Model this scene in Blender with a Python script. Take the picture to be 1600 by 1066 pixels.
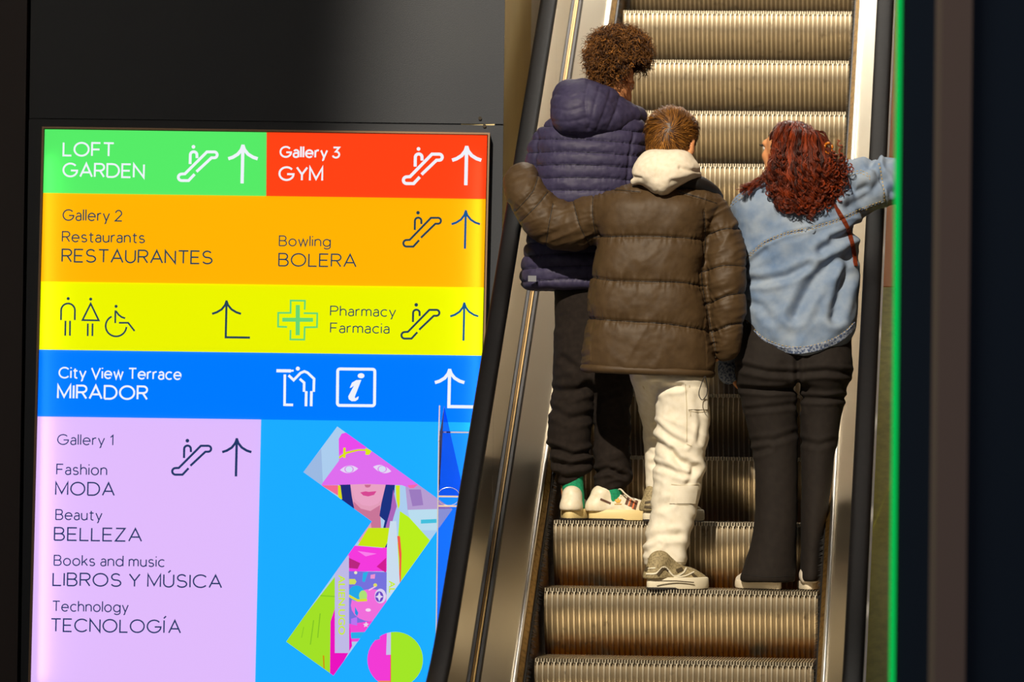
import bpy, math, random
import numpy as np
from mathutils import Vector, Matrix
from mathutils.bvhtree import BVHTree

rng = np.random.default_rng(7)
random.seed(7)
SC = bpy.context.scene
COL = SC.collection
for _o in list(bpy.data.objects):
    bpy.data.objects.remove(_o)

# ------------------------------------------------------------------ camera
F_PX = 8036.7                      # focal length in pixels of a 1600 px wide frame
PITCH, ROLL = math.radians(1.2), 0.012726
CAM = np.array([0.0, 0.0, 1.90])
_c, _s = math.cos(PITCH), math.sin(PITCH)
_cr, _sr = math.cos(ROLL), math.sin(ROLL)
_R0, _F0, _U0 = np.array([1., 0, 0]), np.array([0, _c, _s]), np.array([0, -_s, _c])
CR = _cr * _R0 + _sr * _U0
CU = _cr * _U0 - _sr * _R0
cam_data = bpy.data.cameras.new('camera')
cam = bpy.data.objects.new('camera', cam_data)
COL.objects.link(cam)
cam_data.sensor_width = 36.0
cam_data.lens = F_PX / 1600 * 36.0
cam_data.clip_start, cam_data.clip_end = 0.5, 200
_m = Matrix.Identity(4)
for _i in range(3):
    _m[_i][0], _m[_i][1], _m[_i][2], _m[_i][3] = CR[_i], CU[_i], -_F0[_i], CAM[_i]
cam.matrix_world = _m
cam_data.dof.use_dof = True
cam_data.dof.focus_distance = 19.0
cam_data.dof.aperture_fstop = 4.5
SC.camera = cam

# ------------------------------------------------------------------ world, lights, exposure
SC.view_settings.view_transform = 'Standard'
SC.view_settings.look = 'None'
SC.view_settings.exposure = 0.0
SC.view_settings.gamma = 1.0
SC.view_settings.use_curve_mapping = False
SC.render.film_transparent = False
W_ = bpy.data.worlds.new('world')
SC.world = W_
W_.use_nodes = True
W_.node_tree.nodes['Background'].inputs[0].default_value = (0.80, 0.85, 1.0, 1)
W_.node_tree.nodes['Background'].inputs[1].default_value = 0.085


def add_light(name, kind, loc, target, power, color, **kw):
    d = bpy.data.lights.new(name, kind)
    d.energy = power
    d.color = color
    for k, v in kw.items():
        setattr(d, k, v)
    o = bpy.data.objects.new(name, d)
    COL.objects.link(o)
    o.location = loc
    o.rotation_euler = (Vector(target) - Vector(loc)).to_track_quat('-Z', 'Y').to_euler()
    return o


# low warm daylight that comes in over the photographer's left shoulder (hard edged)
_k = add_light('key_spot', 'SPOT', (-2.5, 7.1, 10.4), (0.92, 19.9, 2.55), 11500, (1.0, 0.875, 0.69),
               spot_size=math.radians(34), spot_blend=0.5, shadow_soft_size=0.10)
_k.scale = (.36, 1, 1)
# ceiling light over the upper landing, then two added fill lights
add_light('ceiling_panel_light', 'AREA', (0.6, 24.5, 8.2), (0.6, 24.0, 0.0), 330, (1.0, 0.92, 0.80),
          shape='RECTANGLE', size=3.5, size_y=4.0)
add_light('fill_strip_light', 'AREA', (2.6, 20.5, 6.6), (0.3, 20.2, 2.2), 130, (1.0, 0.95, 0.86),
          shape='RECTANGLE', size=.35, size_y=7.0)  # unseen strip, added for left deck highlights and fill from the right
add_light('front_fill_light', 'AREA', (-3.5, 9.0, 5.0), (1.0, 20.0, 2.0), 60, (1.0, 0.86, 0.66),
          shape='RECTANGLE', size=4.0, size_y=2.5)  # unseen soft area light, added as fill from the front left


# ------------------------------------------------------------------ pixel <-> world helpers (pixels of the 1600 x 1066 frame)
def ray(px, py):
    px, py = np.asarray(px, float), np.asarray(py, float)
    u, v = (px - 800) / F_PX, (533 - py) / F_PX
    return _F0 + u[..., None] * CR + v[..., None] * CU


def P(px, py, Y):
    """world point(s) seen at pixel px, py and standing at distance Y"""
    d = ray(px, py)
    t = np.asarray(Y, float) / d[..., 1]
    return CAM + d * t[..., None]


def to_px(pts):
    d = np.asarray(pts, float) - CAM
    z = d @ _F0
    return 800 + F_PX * (d @ CR) / z, 533 - F_PX * (d @ CU) / z


# ------------------------------------------------------------------ materials
def lin(c):
    c = np.asarray(c, float) / 255
    return tuple(np.where(c <= 0.04045, c / 12.92, ((c + 0.055) / 1.055) ** 2.4)) + (1.0,)


MATS = {}


def mat(name, rgb, rough=0.6, metal=0.0, noise=None, bump=None, spec=0.5, sheen=0.0, coat=0.0, aniso=0.0, srgb=True):
    """principled material; noise = (scale, second rgb, lo, hi), bump = (scale, strength)"""
    if name in MATS:
        return MATS[name]
    m = bpy.data.materials.new(name)
    m.use_nodes = True
    nt = m.node_tree
    b = nt.nodes['Principled BSDF']
    b.inputs['Base Color'].default_value = lin(rgb)
    b.inputs['Roughness'].default_value = rough
    b.inputs['Metallic'].default_value = metal
    b.inputs['Specular IOR Level'].default_value = spec
    b.inputs['Sheen Weight'].default_value = sheen
    b.inputs['Coat Weight'].default_value = coat
    b.inputs['Anisotropic'].default_value = aniso
    tc = nt.nodes.new('ShaderNodeTexCoord')
    if noise:
        n = nt.nodes.new('ShaderNodeTexNoise')
        n.inputs['Scale'].default_value = noise[0]
        n.inputs['Detail'].default_value = 5
        r = nt.nodes.new('ShaderNodeMapRange')
        r.inputs[1].default_value, r.inputs[2].default_value = noise[2], noise[3]
        x = nt.nodes.new('ShaderNodeMix')
        x.data_type = 'RGBA'
        x.inputs[6].default_value = lin(rgb)
        x.inputs[7].default_value = lin(noise[1])
        nt.links.new(tc.outputs['Object'], n.inputs['Vector'])
        nt.links.new(n.outputs['Fac'], r.inputs[0])
        nt.links.new(r.outputs[0], x.inputs[0])
        nt.links.new(x.outputs[2], b.inputs['Base Color'])
    if bump:
        n = nt.nodes.new('ShaderNodeTexNoise')
        n.inputs['Scale'].default_value = bump[0]
        n.inputs['Detail'].default_value = 4
        k = nt.nodes.new('ShaderNodeBump')
        k.inputs['Strength'].default_value = bump[1]
        k.inputs['Distance'].default_value = 0.01
        nt.links.new(tc.outputs['Object'], n.inputs['Vector'])
        nt.links.new(n.outputs['Fac'], k.inputs['Height'])
        nt.links.new(k.outputs['Normal'], b.inputs['Normal'])
    MATS[name] = m
    return m


def lit(name, rgb, strength=1.0, trans=0.0):
    """backlit print: gives off light, and lets the tubes behind it shine through"""
    if name in MATS:
        return MATS[name]
    m = bpy.data.materials.new(name)
    m.use_nodes = True
    nt = m.node_tree
    nt.nodes.clear()
    out = nt.nodes.new('ShaderNodeOutputMaterial')
    e = nt.nodes.new('ShaderNodeEmission')
    e.inputs[0].default_value = lin(rgb)
    e.inputs[1].default_value = strength
    if trans:
        t = nt.nodes.new('ShaderNodeBsdfTranslucent')
        c = lin(rgb)
        t.inputs[0].default_value = tuple(min(1, x * trans + 0.10) for x in c[:3]) + (1,)
        a = nt.nodes.new('ShaderNodeAddShader')
        nt.links.new(e.outputs[0], a.inputs[0])
        nt.links.new(t.outputs[0], a.inputs[1])
        nt.links.new(a.outputs[0], out.inputs[0])
    else:
        nt.links.new(e.outputs[0], out.inputs[0])
    MATS[name] = m
    return m


def glass_mat(name, tint=(1, 1, 1), ior=1.5, gloss=(1, 1, 1), rough=0.02, boost=0.0):
    """thin clear sheet: passes light straight through, mirrors at grazing angles"""
    if name in MATS:
        return MATS[name]
    m = bpy.data.materials.new(name)
    m.use_nodes = True
    nt = m.node_tree
    nt.nodes.clear()
    out = nt.nodes.new('ShaderNodeOutputMaterial')
    t = nt.nodes.new('ShaderNodeBsdfTransparent')
    t.inputs[0].default_value = tuple(tint) + (1,)
    g = nt.nodes.new('ShaderNodeBsdfGlossy')
    g.inputs['Color'].default_value = tuple(gloss) + (1,)
    g.inputs['Roughness'].default_value = rough
    f = nt.nodes.new('ShaderNodeFresnel')
    f.inputs[0].default_value = ior
    a = nt.nodes.new('ShaderNodeMath')
    a.operation = 'ADD'
    a.use_clamp = True
    a.inputs[1].default_value = boost
    x = nt.nodes.new('ShaderNodeMixShader')
    nt.links.new(f.outputs[0], a.inputs[0])
    nt.links.new(a.outputs[0], x.inputs[0])
    nt.links.new(t.outputs[0], x.inputs[1])
    nt.links.new(g.outputs[0], x.inputs[2])
    nt.links.new(x.outputs[0], out.inputs[0])
    MATS[name] = m
    return m


# ------------------------------------------------------------------ mesh helpers
class MB:
    """collects verts and faces, builds ONE mesh object"""

    def __init__(self):
        self.v, self.f, self.n = [], [], 0

    def add(self, v, f):
        v = np.asarray(v, float).reshape(-1, 3)
        self.v.append(v)
        self.f += [tuple(int(i) + self.n for i in q) for q in f]
        self.n += len(v)
        return self

    def box(self, lo, hi, M=None):
        x0, y0, z0 = lo
        x1, y1, z1 = hi
        v = np.array([(x0, y0, z0), (x1, y0, z0), (x1, y1, z0), (x0, y1, z0), (x0, y0, z1), (x1, y0, z1), (x1, y1, z1), (x0, y1, z1)])
        if M is not None:
            v = M(v)
        return self.add(v, [(0, 3, 2, 1), (4, 5, 6, 7), (0, 1, 5, 4), (1, 2, 6, 5), (2, 3, 7, 6), (3, 0, 4, 7)])

    def loft(self, rings, closed=True, caps=True):
        rings = np.asarray(rings, float)
        k, n = rings.shape[:2]
        f = []
        for i in range(k - 1):
            for j in range(n if closed else n - 1):
                a, b = i * n + j, i * n + (j + 1) % n
                f.append((a, b, b + n, a + n))
        if caps and closed:
            f.append(tuple(range(n))[::-1])
            f.append(tuple((k - 1) * n + j for j in range(n)))
        return self.add(rings.reshape(-1, 3), f)

    def tube(self, pts, r, seg=8, caps=True):
        pts = np.asarray(pts, float)
        r = np.broadcast_to(np.asarray(r, float), (len(pts),))
        t = np.gradient(pts, axis=0)
        t /= np.linalg.norm(t, axis=1)[:, None] + 1e-12
        up = np.array([0, 0, 1.0]) if abs(t[0][2]) < 0.9 else np.array([0, 1.0, 0])
        rings = []
        nrm = np.cross(t[0], up)
        for i in range(len(pts)):
            nrm = nrm - t[i] * (nrm @ t[i])
            nrm /= np.linalg.norm(nrm) + 1e-12
            bn = np.cross(t[i], nrm)
            a = np.arange(seg) * 2 * math.pi / seg
            rings.append(pts[i] + r[i] * (np.cos(a)[:, None] * nrm + np.sin(a)[:, None] * bn))
        return self.loft(rings, True, caps)

    def build(self, name, m=None, parent=None, smooth=False):
        me = bpy.data.meshes.new(name)
        v = np.concatenate(self.v) if self.v else np.zeros((0, 3))
        me.from_pydata(v.tolist(), [], self.f)
        me.update()
        if smooth:
            me.polygons.foreach_set('use_smooth', [True] * len(me.polygons))
        o = bpy.data.objects.new(name, me)
        COL.objects.link(o)
        if m is not None:
            me.materials.append(m)
        if parent is not None:
            o.parent = parent
            o.matrix_parent_inverse = parent.matrix_world.inverted()
        return o


def smooth_by_angle(o, deg=35):
    """smooth shading with sharp edges kept"""
    me = o.data
    me.polygons.foreach_set('use_smooth', [True] * len(me.polygons))
    me.set_sharp_from_angle(angle=math.radians(deg))


def empty(name, loc, label, cat, group=None):
    o = bpy.data.objects.new(name, None)
    COL.objects.link(o)
    o.location = loc
    o.matrix_world = Matrix.Translation(Vector(loc))
    return tag(o, label, cat, group)


def tag(o, label, cat, group=None):
    o['label'] = label
    o['category'] = cat
    if group:
        o['group'] = group
    return o


def struct(o, label=None, cat=None):
    o['kind'] = 'structure'
    if label:
        o['label'] = label
    if cat:
        o['category'] = cat
    return o


# ------------------------------------------------------------------ escalator frame: a across, b along (level), z up
EX, EY, EZ, EYAW = 0.58525, 18.18955, CAM[2] - 0.74106, 0.092934
RISE, RUN = 0.24, 0.36
SL = RISE / RUN
_ce, _se = math.cos(EYAW), math.sin(EYAW)


def E(a, b, z):
    a, b, z = np.broadcast_arrays(np.asarray(a, float), np.asarray(b, float), np.asarray(z, float))
    return np.stack([EX + a * _ce + b * _se, EY - a * _se + b * _ce, z], -1)


B_LOW = -EZ / SL                    # where the nosing line meets the lower floor
B_TOP, Z_TOP = 8.6, EZ + 8.6 * SL


def nose_path(b0=-3.2, b1=10.5, rad=0.55, n=10):
    """nosing line: lower landing, incline, upper landing, with rounded transitions -> (b, z)"""
    pts = [(b0, 0.0)]
    for bc, zc, up in ((B_LOW, 0.0, True), (B_TOP, Z_TOP, False)):
        for i in range(n + 1):
            t = i / n
            p0, p2 = ((bc - rad, zc), (bc + rad * 0.83, zc + rad * 0.83 * SL)) if up else ((bc - rad * .83, zc - rad * .83 * SL), (bc + rad, zc))
            q = [(1 - t) ** 2 * p0[j] + 2 * t * (1 - t) * (bc, zc)[j] + t * t * p2[j] for j in (0, 1)]
            pts.append(tuple(q))
    pts.append((b1, Z_TOP))
    return np.array(pts)


NP = nose_path()


def extrude(section, path=NP):
    """section: list of (a, h) points, closed; carried along the nosing line"""
    rings = [[E(a, b, z + h) for a, h in section] for b, z in path]
    return np.array(rings)

# ================================================================== THE SETTING
YS = 19.70                                     # the wall that carries the sign
M_navy = mat('dark_panel', (33, 39, 50), 0.45, noise=(2.2, (39, 44, 52), .35, .7), bump=(260, .05))
M_brown = mat('brown_panel', (62, 46, 41), 0.5, bump=(200, .04))
M_olive = mat('olive_wall', (232, 212, 152), 0.55, noise=(1.2, (210, 190, 134), .35, .7))
M_white = mat('pale_wall', (232, 230, 224), 0.5)
M_floor = mat('stone_floor', (96, 90, 84), 0.35, noise=(6, (72, 68, 64), .4, .7))
M_dark = mat('black_plastic', (9, 9, 11), 0.35)

struct(MB().box((-9, -2, -.2), (9, 19.9, 0)).build('floor', M_floor))
_m = MB()
_m.box((-9, -2, 12), (9, 40, 12.2))
struct(_m.build('ceiling', mat('ceiling_paint', (120, 112, 100), .8)))


def pix_box(mb, x0, y0, x1, y1, Y, depth):
    """box whose front face fills the pixel rectangle at distance Y and goes back by depth"""
    f = P(np.array([x0, x1, x1, x0]), np.array([y1, y1, y0, y0]), Y)
    k = f + np.array([0, depth, 0])
    mb.add(np.concatenate([f, k]), [(0, 1, 2, 3), (7, 6, 5, 4), (0, 4, 5, 1), (1, 5, 6, 2), (2, 6, 7, 3), (3, 7, 4, 0)])
    return mb


xr = float(P(np.array(787.), np.array(150.), YS)[0])
xl = float(P(np.array(44.), np.array(300.), YS)[0])
z_seam = float(P(np.array(430.), np.array(191.), YS)[2])
_m = MB()
_m.box((xl, YS, z_seam + .004), (xr, YS + .5, 9))
_m.box((xl, YS + .012, z_seam - .02), (xr - .012, YS + .4, z_seam + .02))
_m.box((xl, YS - .012, 0), (xr, YS + .5, z_seam - .002))
wall_back = struct(_m.build('wall_back', M_navy))
for bx, by in ((750, 185), (757, 197)):
    c = P(np.array(float(bx)), np.array(float(by)), YS - (.012 if by > 191 else 0))
    MB().tube([c, c + np.array([0, -.008, 0])], .007, 10).build('bolt', mat('bolt_steel', (60, 55, 48), .4, .8), wall_back)
_m = MB()
_m.box((-6, YS - .03, 0), (xl - .012, YS + .5, 9))
struct(_m.build('wall_left', M_brown))

# wall that runs along the escalator behind its left balustrade
_m = MB()
A_W = -.80
b_split = 2.95
b_a = (YS - EY + A_W * _se) / _ce - .02


def slab(a0, a1, b0, b1, z0, z1):
    mb = MB()
    v = [E(a, b, z) for z in (z0, z1) for a, b in ((a0, b0), (a1, b0), (a1, b1), (a0, b1))]
    return mb.add(v, [(0, 3, 2, 1), (4, 5, 6, 7), (0, 1, 5, 4), (1, 2, 6, 5), (2, 3, 7, 6), (3, 0, 4, 7)])


struct(slab(A_W - .2, A_W, b_a + .02, b_split, 0, 9).build('wall_side', M_olive))
struct(slab(A_W - .2, A_W - .001, b_split, 12, 0, 9).build('wall_upper', M_white))
struct(slab(.98, 1.2, -1.0, 12, 0, 9).build('wall_right', mat('bronze_wall', (120, 84, 30), .5)))
# unseen glowing panel by the right wall, added to brighten the left deck's reflection
_wz = lambda b_: EZ + b_ * SL
_v = [E(a, b_, _wz(b_) + h) for a in (.955, .975) for b_, h in ((5.5, .3), (9.4, .3), (9.4, 3.4), (5.5, 3.4))]
struct(MB().add(_v, [(0, 1, 2, 3), (7, 6, 5, 4), (0, 4, 5, 1), (1, 5, 6, 2), (2, 6, 7, 3), (3, 7, 4, 0)]).build('glow_panel_1', lit('panel_glow', (240, 240, 236), 2.5)))
add_light('panel_fill_light', 'AREA', E(.93, 7.0, _wz(7.0) + 1.6).tolist(), E(-1, 6.6, _wz(7.0) + 1.2).tolist(), 330, (1, .98, .95), shape='RECTANGLE', size=4.2, size_y=3.0)  # area light added at the panel to brighten the walls opposite
struct(slab(-3, 3, 11.0, 11.2, 0, 10).build('wall_far', M_white))
struct(slab(-3, 3, B_TOP + .9, 12, Z_TOP - .3, Z_TOP - .02).build('floor_upper', M_floor))

# ------------------------------------------------------------------ near column on the right, out of focus
YC = 12.0
M_col = mat('column_navy', (40, 58, 82), 0.45)
c0 = P(np.array([1404., 1456, 1512, 1700]), np.array([533.] * 4), YC)[:, 0]
_m = MB()
_m.box((c0[0], YC, 0), (c0[3], YC + .03, 9))
col = struct(_m.build('wall_front', M_col))
_m = MB()
_v = [(c0[1], YC - .001), (c0[1] + .012, YC - .03), (c0[2], YC - .03), (c0[2], YC - .001)]
_m.loft([[(x, y, z) for x, y in _v] for z in (0, 9)])
struct(_m.build('trim_1', mat('bronze_trim', (176, 152, 144), .5, .0)))
_m = MB()
_m.box((c0[0] - .013, YC - .004, 0), (c0[0], YC + .012, 9))
struct(_m.build('trim_2', lit('green_edge_light', (10, 190, 82), 0.9)))

# ================================================================== ESCALATOR
esc = empty('escalator', E(0, -1.5, 0).tolist(), 'steel escalator with ribbed steps and black handrails carrying three people upward', 'escalator')


def step_material(name, rgb, rgh0, rgh1):
    m = mat(name, rgb, .36, 1.0)
    nt = m.node_tree
    b = nt.nodes['Principled BSDF']
    tc = nt.nodes.new('ShaderNodeTexCoord')
    sx = nt.nodes.new('ShaderNodeSeparateXYZ')
    oi = nt.nodes.new('ShaderNodeObjectInfo')
    ad = nt.nodes.new('ShaderNodeVectorMath')
    ad.operation = 'ADD'
    nz = nt.nodes.new('ShaderNodeTexNoise')
    nz.inputs['Scale'].default_value = 9
    nz.inputs['Detail'].default_value = 6
    cb = nt.nodes.new('ShaderNodeCombineXYZ')
    L = nt.links.new
    L(oi.outputs['Random'], cb.inputs[0])
    mu = nt.nodes.new('ShaderNodeVectorMath')
    mu.operation = 'SCALE'
    mu.inputs['Scale'].default_value = 40
    L(cb.outputs[0], mu.inputs[0])
    L(tc.outputs['Object'], ad.inputs[0])
    L(mu.outputs[0], ad.inputs[1])
    L(ad.outputs[0], nz.inputs['Vector'])
    L(tc.outputs['Object'], sx.inputs[0])
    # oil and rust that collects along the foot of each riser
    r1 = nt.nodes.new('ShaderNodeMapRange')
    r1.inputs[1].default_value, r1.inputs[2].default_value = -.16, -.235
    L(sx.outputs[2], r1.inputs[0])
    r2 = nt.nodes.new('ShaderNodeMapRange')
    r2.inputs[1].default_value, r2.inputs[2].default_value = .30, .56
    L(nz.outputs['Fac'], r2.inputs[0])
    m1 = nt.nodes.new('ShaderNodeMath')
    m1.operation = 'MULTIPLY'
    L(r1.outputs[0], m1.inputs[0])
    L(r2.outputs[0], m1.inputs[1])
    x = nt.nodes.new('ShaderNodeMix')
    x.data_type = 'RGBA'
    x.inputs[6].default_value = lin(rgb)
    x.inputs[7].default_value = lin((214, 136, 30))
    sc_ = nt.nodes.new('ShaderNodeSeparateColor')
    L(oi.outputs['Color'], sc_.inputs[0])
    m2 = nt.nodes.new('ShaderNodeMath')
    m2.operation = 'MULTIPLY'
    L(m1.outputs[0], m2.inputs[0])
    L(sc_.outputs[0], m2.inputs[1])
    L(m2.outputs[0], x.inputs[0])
    # dull scuffs
    n2 = nt.nodes.new('ShaderNodeTexNoise')
    n2.inputs['Scale'].default_value = 28
    n2.inputs['Detail'].default_value = 8
    L(ad.outputs[0], n2.inputs['Vector'])
    r3 = nt.nodes.new('ShaderNodeMapRange')
    r3.inputs[1].default_value, r3.inputs[2].default_value = .62, .78
    r3.inputs[4].default_value = .75
    L(n2.outputs['Fac'], r3.inputs[0])
    y = nt.nodes.new('ShaderNodeMix')
    y.data_type = 'RGBA'
    y.inputs[7].default_value = lin((92, 78, 62))
    L(r3.outputs[0], y.inputs[0])
    L(x.outputs[2], y.inputs[6])
    L(y.outputs[2], b.inputs['Base Color'])
    r4 = nt.nodes.new('ShaderNodeMapRange')
    r4.inputs[3].default_value, r4.inputs[4].default_value = rgh0, rgh1
    L(n2.outputs['Fac'], r4.inputs[0])
    L(r4.outputs[0], b.inputs['Roughness'])
    return m


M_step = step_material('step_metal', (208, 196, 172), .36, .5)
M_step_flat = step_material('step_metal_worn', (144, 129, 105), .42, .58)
M_groove = mat('step_groove', (46, 38, 30), .5, .8)
N_RIB = 50
HW = .494


def step_mesh():
    mb = MB()
    # riser: ribs across, leaning back under the nosing in an arc
    zs = np.array([-.012, -.03, -.06, -.09, -.12, -.15, -.18, -.21, -.245])
    back = np.array([.007, .0055, .005, .009, .018, .032, .050, .072, .098])
    p = 2 * HW / N_RIB
    prof = []
    for i in range(N_RIB):
        x = -HW + i * p
        prof += [(x, .007), (x + .30 * p, .007), (x + .36 * p, 0), (x + .64 * p, 0), (x + .70 * p, .007)]
    prof.append((HW, .007))
    prof = np.array(prof)
    rows = [np.stack([prof[:, 0], prof[:, 1] + bk, np.full(len(prof), z)], 1) for z, bk in zip(zs, back)]
    mb.loft(rows[::-1], closed=False)
    nr = len(mb.f)
    # tread: cleats with a comb-like front edge
    q = p / 2
    for i in range(2 * N_RIB):
        x = -HW + (i + .5) * q
        w = .0023
        mb.box((x - w, 0.0, -.014), (x + w, .39, 0))
    n0 = len(mb.f)
    mb.add([(-HW, .008, -.0125), (HW, .008, -.0125), (HW, .395, -.0125), (-HW, .395, -.0125)], [(0, 1, 2, 3)])
    # body under the tread
    mb.add([(-HW, .34, -.245), (HW, .34, -.245), (HW, .39, -.02), (-HW, .39, -.02)], [(0, 1, 2, 3)])
    mb.add([(-HW, .008, -.0125), (-HW, .39, -.0125), (-HW, .34, -.245), (-HW, .09, -.245)], [(0, 1, 2, 3)])
    mb.add([(HW, .008, -.0125), (HW, .39, -.0125), (HW, .34, -.245), (HW, .09, -.245)], [(0, 1, 2, 3)])
    return mb, n0, nr, len(prof) - 1


_mb, _n0, _nr, _np = step_mesh()
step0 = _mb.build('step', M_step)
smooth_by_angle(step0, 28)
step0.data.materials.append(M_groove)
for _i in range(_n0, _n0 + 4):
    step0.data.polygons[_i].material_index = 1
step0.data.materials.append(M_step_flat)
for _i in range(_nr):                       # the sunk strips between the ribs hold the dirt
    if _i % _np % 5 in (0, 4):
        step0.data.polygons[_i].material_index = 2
RZ = Matrix.Rotation(-EYAW, 4, 'Z')
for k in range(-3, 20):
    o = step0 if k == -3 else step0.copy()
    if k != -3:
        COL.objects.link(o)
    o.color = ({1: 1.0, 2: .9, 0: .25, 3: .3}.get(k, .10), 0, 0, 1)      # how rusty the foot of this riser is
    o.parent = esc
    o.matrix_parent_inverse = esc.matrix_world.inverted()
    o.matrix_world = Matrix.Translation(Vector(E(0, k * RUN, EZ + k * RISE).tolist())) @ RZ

M_steel = mat('brushed_steel', (212, 200, 176), .30, 1.0, bump=(300, .02))
M_skirt = mat('skirt_steel', (176, 140, 80), .42, 1.0, noise=(60, (120, 90, 46), .45, .7))
M_edge = mat('polished_edge', (252, 248, 240), .28, 1.0)
M_rail = mat('handrail_rubber', (11, 9, 10), .58, noise=(40, (18, 15, 16), .5, .75), spec=.12)
M_raild = mat('dark_rail_metal', (58, 54, 52), .45, .6)
M_glass = glass_mat('balustrade_glass', (.93, .95, .93), 1.45)
M_bronze = mat('base_rail_metal', (150, 120, 70), .35, 1.0)
M_deck_r = mat('outer_deck_metal', (196, 200, 66), .5, noise=(30, (172, 178, 54), .4, .7))
M_deck_u = mat('outer_deck_bronze', (232, 150, 20), .5)

VIS = NP
for s in (-1, 1):
    sec = [(.513, -.45), (.513, .098), (.526, .112), (.536, .122), (.545, .122), (.545, -.45)]
    extrude_pts = extrude([(s * a, h) for a, h in sec])
    MB().loft(extrude_pts).build('skirt_panel', M_skirt, esc)
    # polished bead along the top of the skirt
    bead = [(s * .5385 + .0100 * math.cos(t), .130 + .0115 * math.sin(t)) for t in np.arange(8) * math.pi / 4]
    MB().loft(extrude(bead)).build('edge_trim', M_edge, esc, True)
    deck = [(.541, .128), (.642, .222), (.642, .205), (.545, .115)]
    MB().loft(extrude([(s * a, h) for a, h in deck])).build('inner_deck', M_steel, esc)
    rail = [(.641, .212), (.641, .244), (.645, .250), (.655, .250), (.657, .246), (.657, .212)]
    MB().loft(extrude([(s * a, h) for a, h in rail])).build('base_rail', M_raild, esc)
    MB().loft(extrude([(s * a, h) for a, h in ((.658, .23), (.658, .256), (.664, .258), (.664, .23))])).build('glass_trim', M_bronze, esc)
    # brush: backing strip and bristles
    bp = [(.513, .028), (.513, .074), (.507, .072), (.507, .030)]
    br = MB().loft(extrude([(s * a, h) for a, h in bp]))
    bs = np.arange(-2.0, 6.2, .0022)
    zz = np.interp(bs, NP[:, 0], NP[:, 1])
    n = len(bs)
    r0, r1, r2 = rng.uniform(-1, 1, n), rng.uniform(-1, 1, n), rng.uniform(0, 1, n)
    hb = .034 + .036 * r2
    root = E(s * .508, bs, zz + hb)
    tip = E(s * (.4905 + .003 * r0), bs + .004 * r1, zz + hb - .006 + .006 * r0)
    d1, d2 = E(s * .508, bs + .0012, zz + hb), E(s * .508, bs, zz + hb + .0014)
    v = np.stack([root, d1, d2, tip], 1).reshape(-1, 3)
    f = []
    for i in range(n):
        q = 4 * i
        f += [(q, q + 1, q + 3), (q + 1, q + 2, q + 3), (q + 2, q, q + 3)]
    br.add(v, f)
    br.build('skirt_brush', mat('brush_bristle', (20, 17, 15), .5), esc)
    # glass balustrade in panes
    lo, hi = NP[NP[:, 0] > -2.3], None
    edges = [-2.3, .15, 2.6, 5.1, 8.0, 10.3]
    for e0, e1 in zip(edges[:-1], edges[1:]):
        bb = np.unique(np.concatenate([[e0 + .002, e1 - .002], NP[(NP[:, 0] > e0) & (NP[:, 0] < e1), 0]]))
        path = np.stack([bb, np.interp(bb, NP[:, 0], NP[:, 1])], 1)
        sec = [(.665, .22), (.665, .985), (.675, .985), (.675, .22)]
        MB().loft(extrude([(s * a, h) for a, h in sec], path)).build('glass_pane', M_glass, esc)
    # handrail with the newel loop at the foot
    pth = [(b, z + 1.0) for b, z in NP if b > -2.3]
    b0, z0_ = pth[0]
    loop = [(b0 - .34 * math.sin(t), z0_ - .34 + .34 * math.cos(t)) for t in np.linspace(math.pi, 0.12, 14)]
    pth = np.array(loop + pth)
    t = np.gradient(pth, axis=0)
    t /= np.linalg.norm(t, axis=1)[:, None]
    nn = np.stack([-t[:, 1], t[:, 0]], 1)
    secr = []
    for q in range(20):
        a = q * 2 * math.pi / 20
        ca, sa = math.cos(a), math.sin(a)
        secr.append((math.copysign(abs(ca) ** .6, ca) * .034, math.copysign(abs(sa) ** .7, sa) * .022))
    rings = [[E(s * .6715 + u, pb + w * n_[0], pz + w * n_[1]) for u, w in secr] for (pb, pz), n_ in zip(pth, nn)]
    MB().loft(rings).build('handrail', M_rail, esc, True)
    # outer deck and cladding
    if s < 0:
        od = [(-.682, .20), (-.682, .19), (-.705, .19), (-.705, -.9), (-.715, -.9), (-.715, .20)]
        MB().loft(extrude(od)).build('outer_deck', M_steel, esc)
    else:
        for nm, (b0, b1), mm in (('outer_deck', (-3.2, 1.62), M_deck_r), ('outer_deck', (1.625, 10.5), M_deck_u)):
            bb = np.unique(np.concatenate([[b0, b1], NP[(NP[:, 0] > b0) & (NP[:, 0] < b1), 0]]))
            path = np.stack([bb, np.interp(bb, NP[:, 0], NP[:, 1])], 1)
            od = [(.690, .30), (.690, .28), (.95, .28), (.95, -.9), (.965, -.9), (.965, .30)]
            MB().loft(extrude(od, path)).build(nm, mm, esc)

# ================================================================== BACKLIT DIRECTORY SIGN
YF = YS - .075                                  # the printed face
SU, SV = .0138, -.0225                          # how far the sign's own level and upright lines lean in the frame
sign = empty('directory_sign', P(np.array(410.), np.array(1250.), YS - .03).tolist(),
             'large backlit directory sign with colour bands and lettering on the dark wall', 'sign')


def S(px, py, off=0.0):
    return P(px, py, YF - off)


def poly_px(mb, pts, off):
    pts = np.asarray(pts, float)
    return mb.add(S(pts[:, 0], pts[:, 1], off), [tuple(range(len(pts)))[::-1]])


def flat(name, pts, m, off, parent=None):
    mb = MB()
    poly_px(mb, pts, off)
    return mb.build(name, m, parent or sign)


def left_x(y):
    return 70 - (y - 202) * .0252


def right_x(y):
    return 761 - (y - 211) * .0225


def top_y(y, x):
    return y + (x - 65) * SU


NAVY = lit('print_navy', (36, 58, 104), .95)
NAVYG = lit('print_dark_teal', (40, 70, 86), .95)
ARROW = lit('print_blue', (26, 92, 150), .95)
WHITE = lit('print_white', (240, 244, 252), 1.0)

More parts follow.
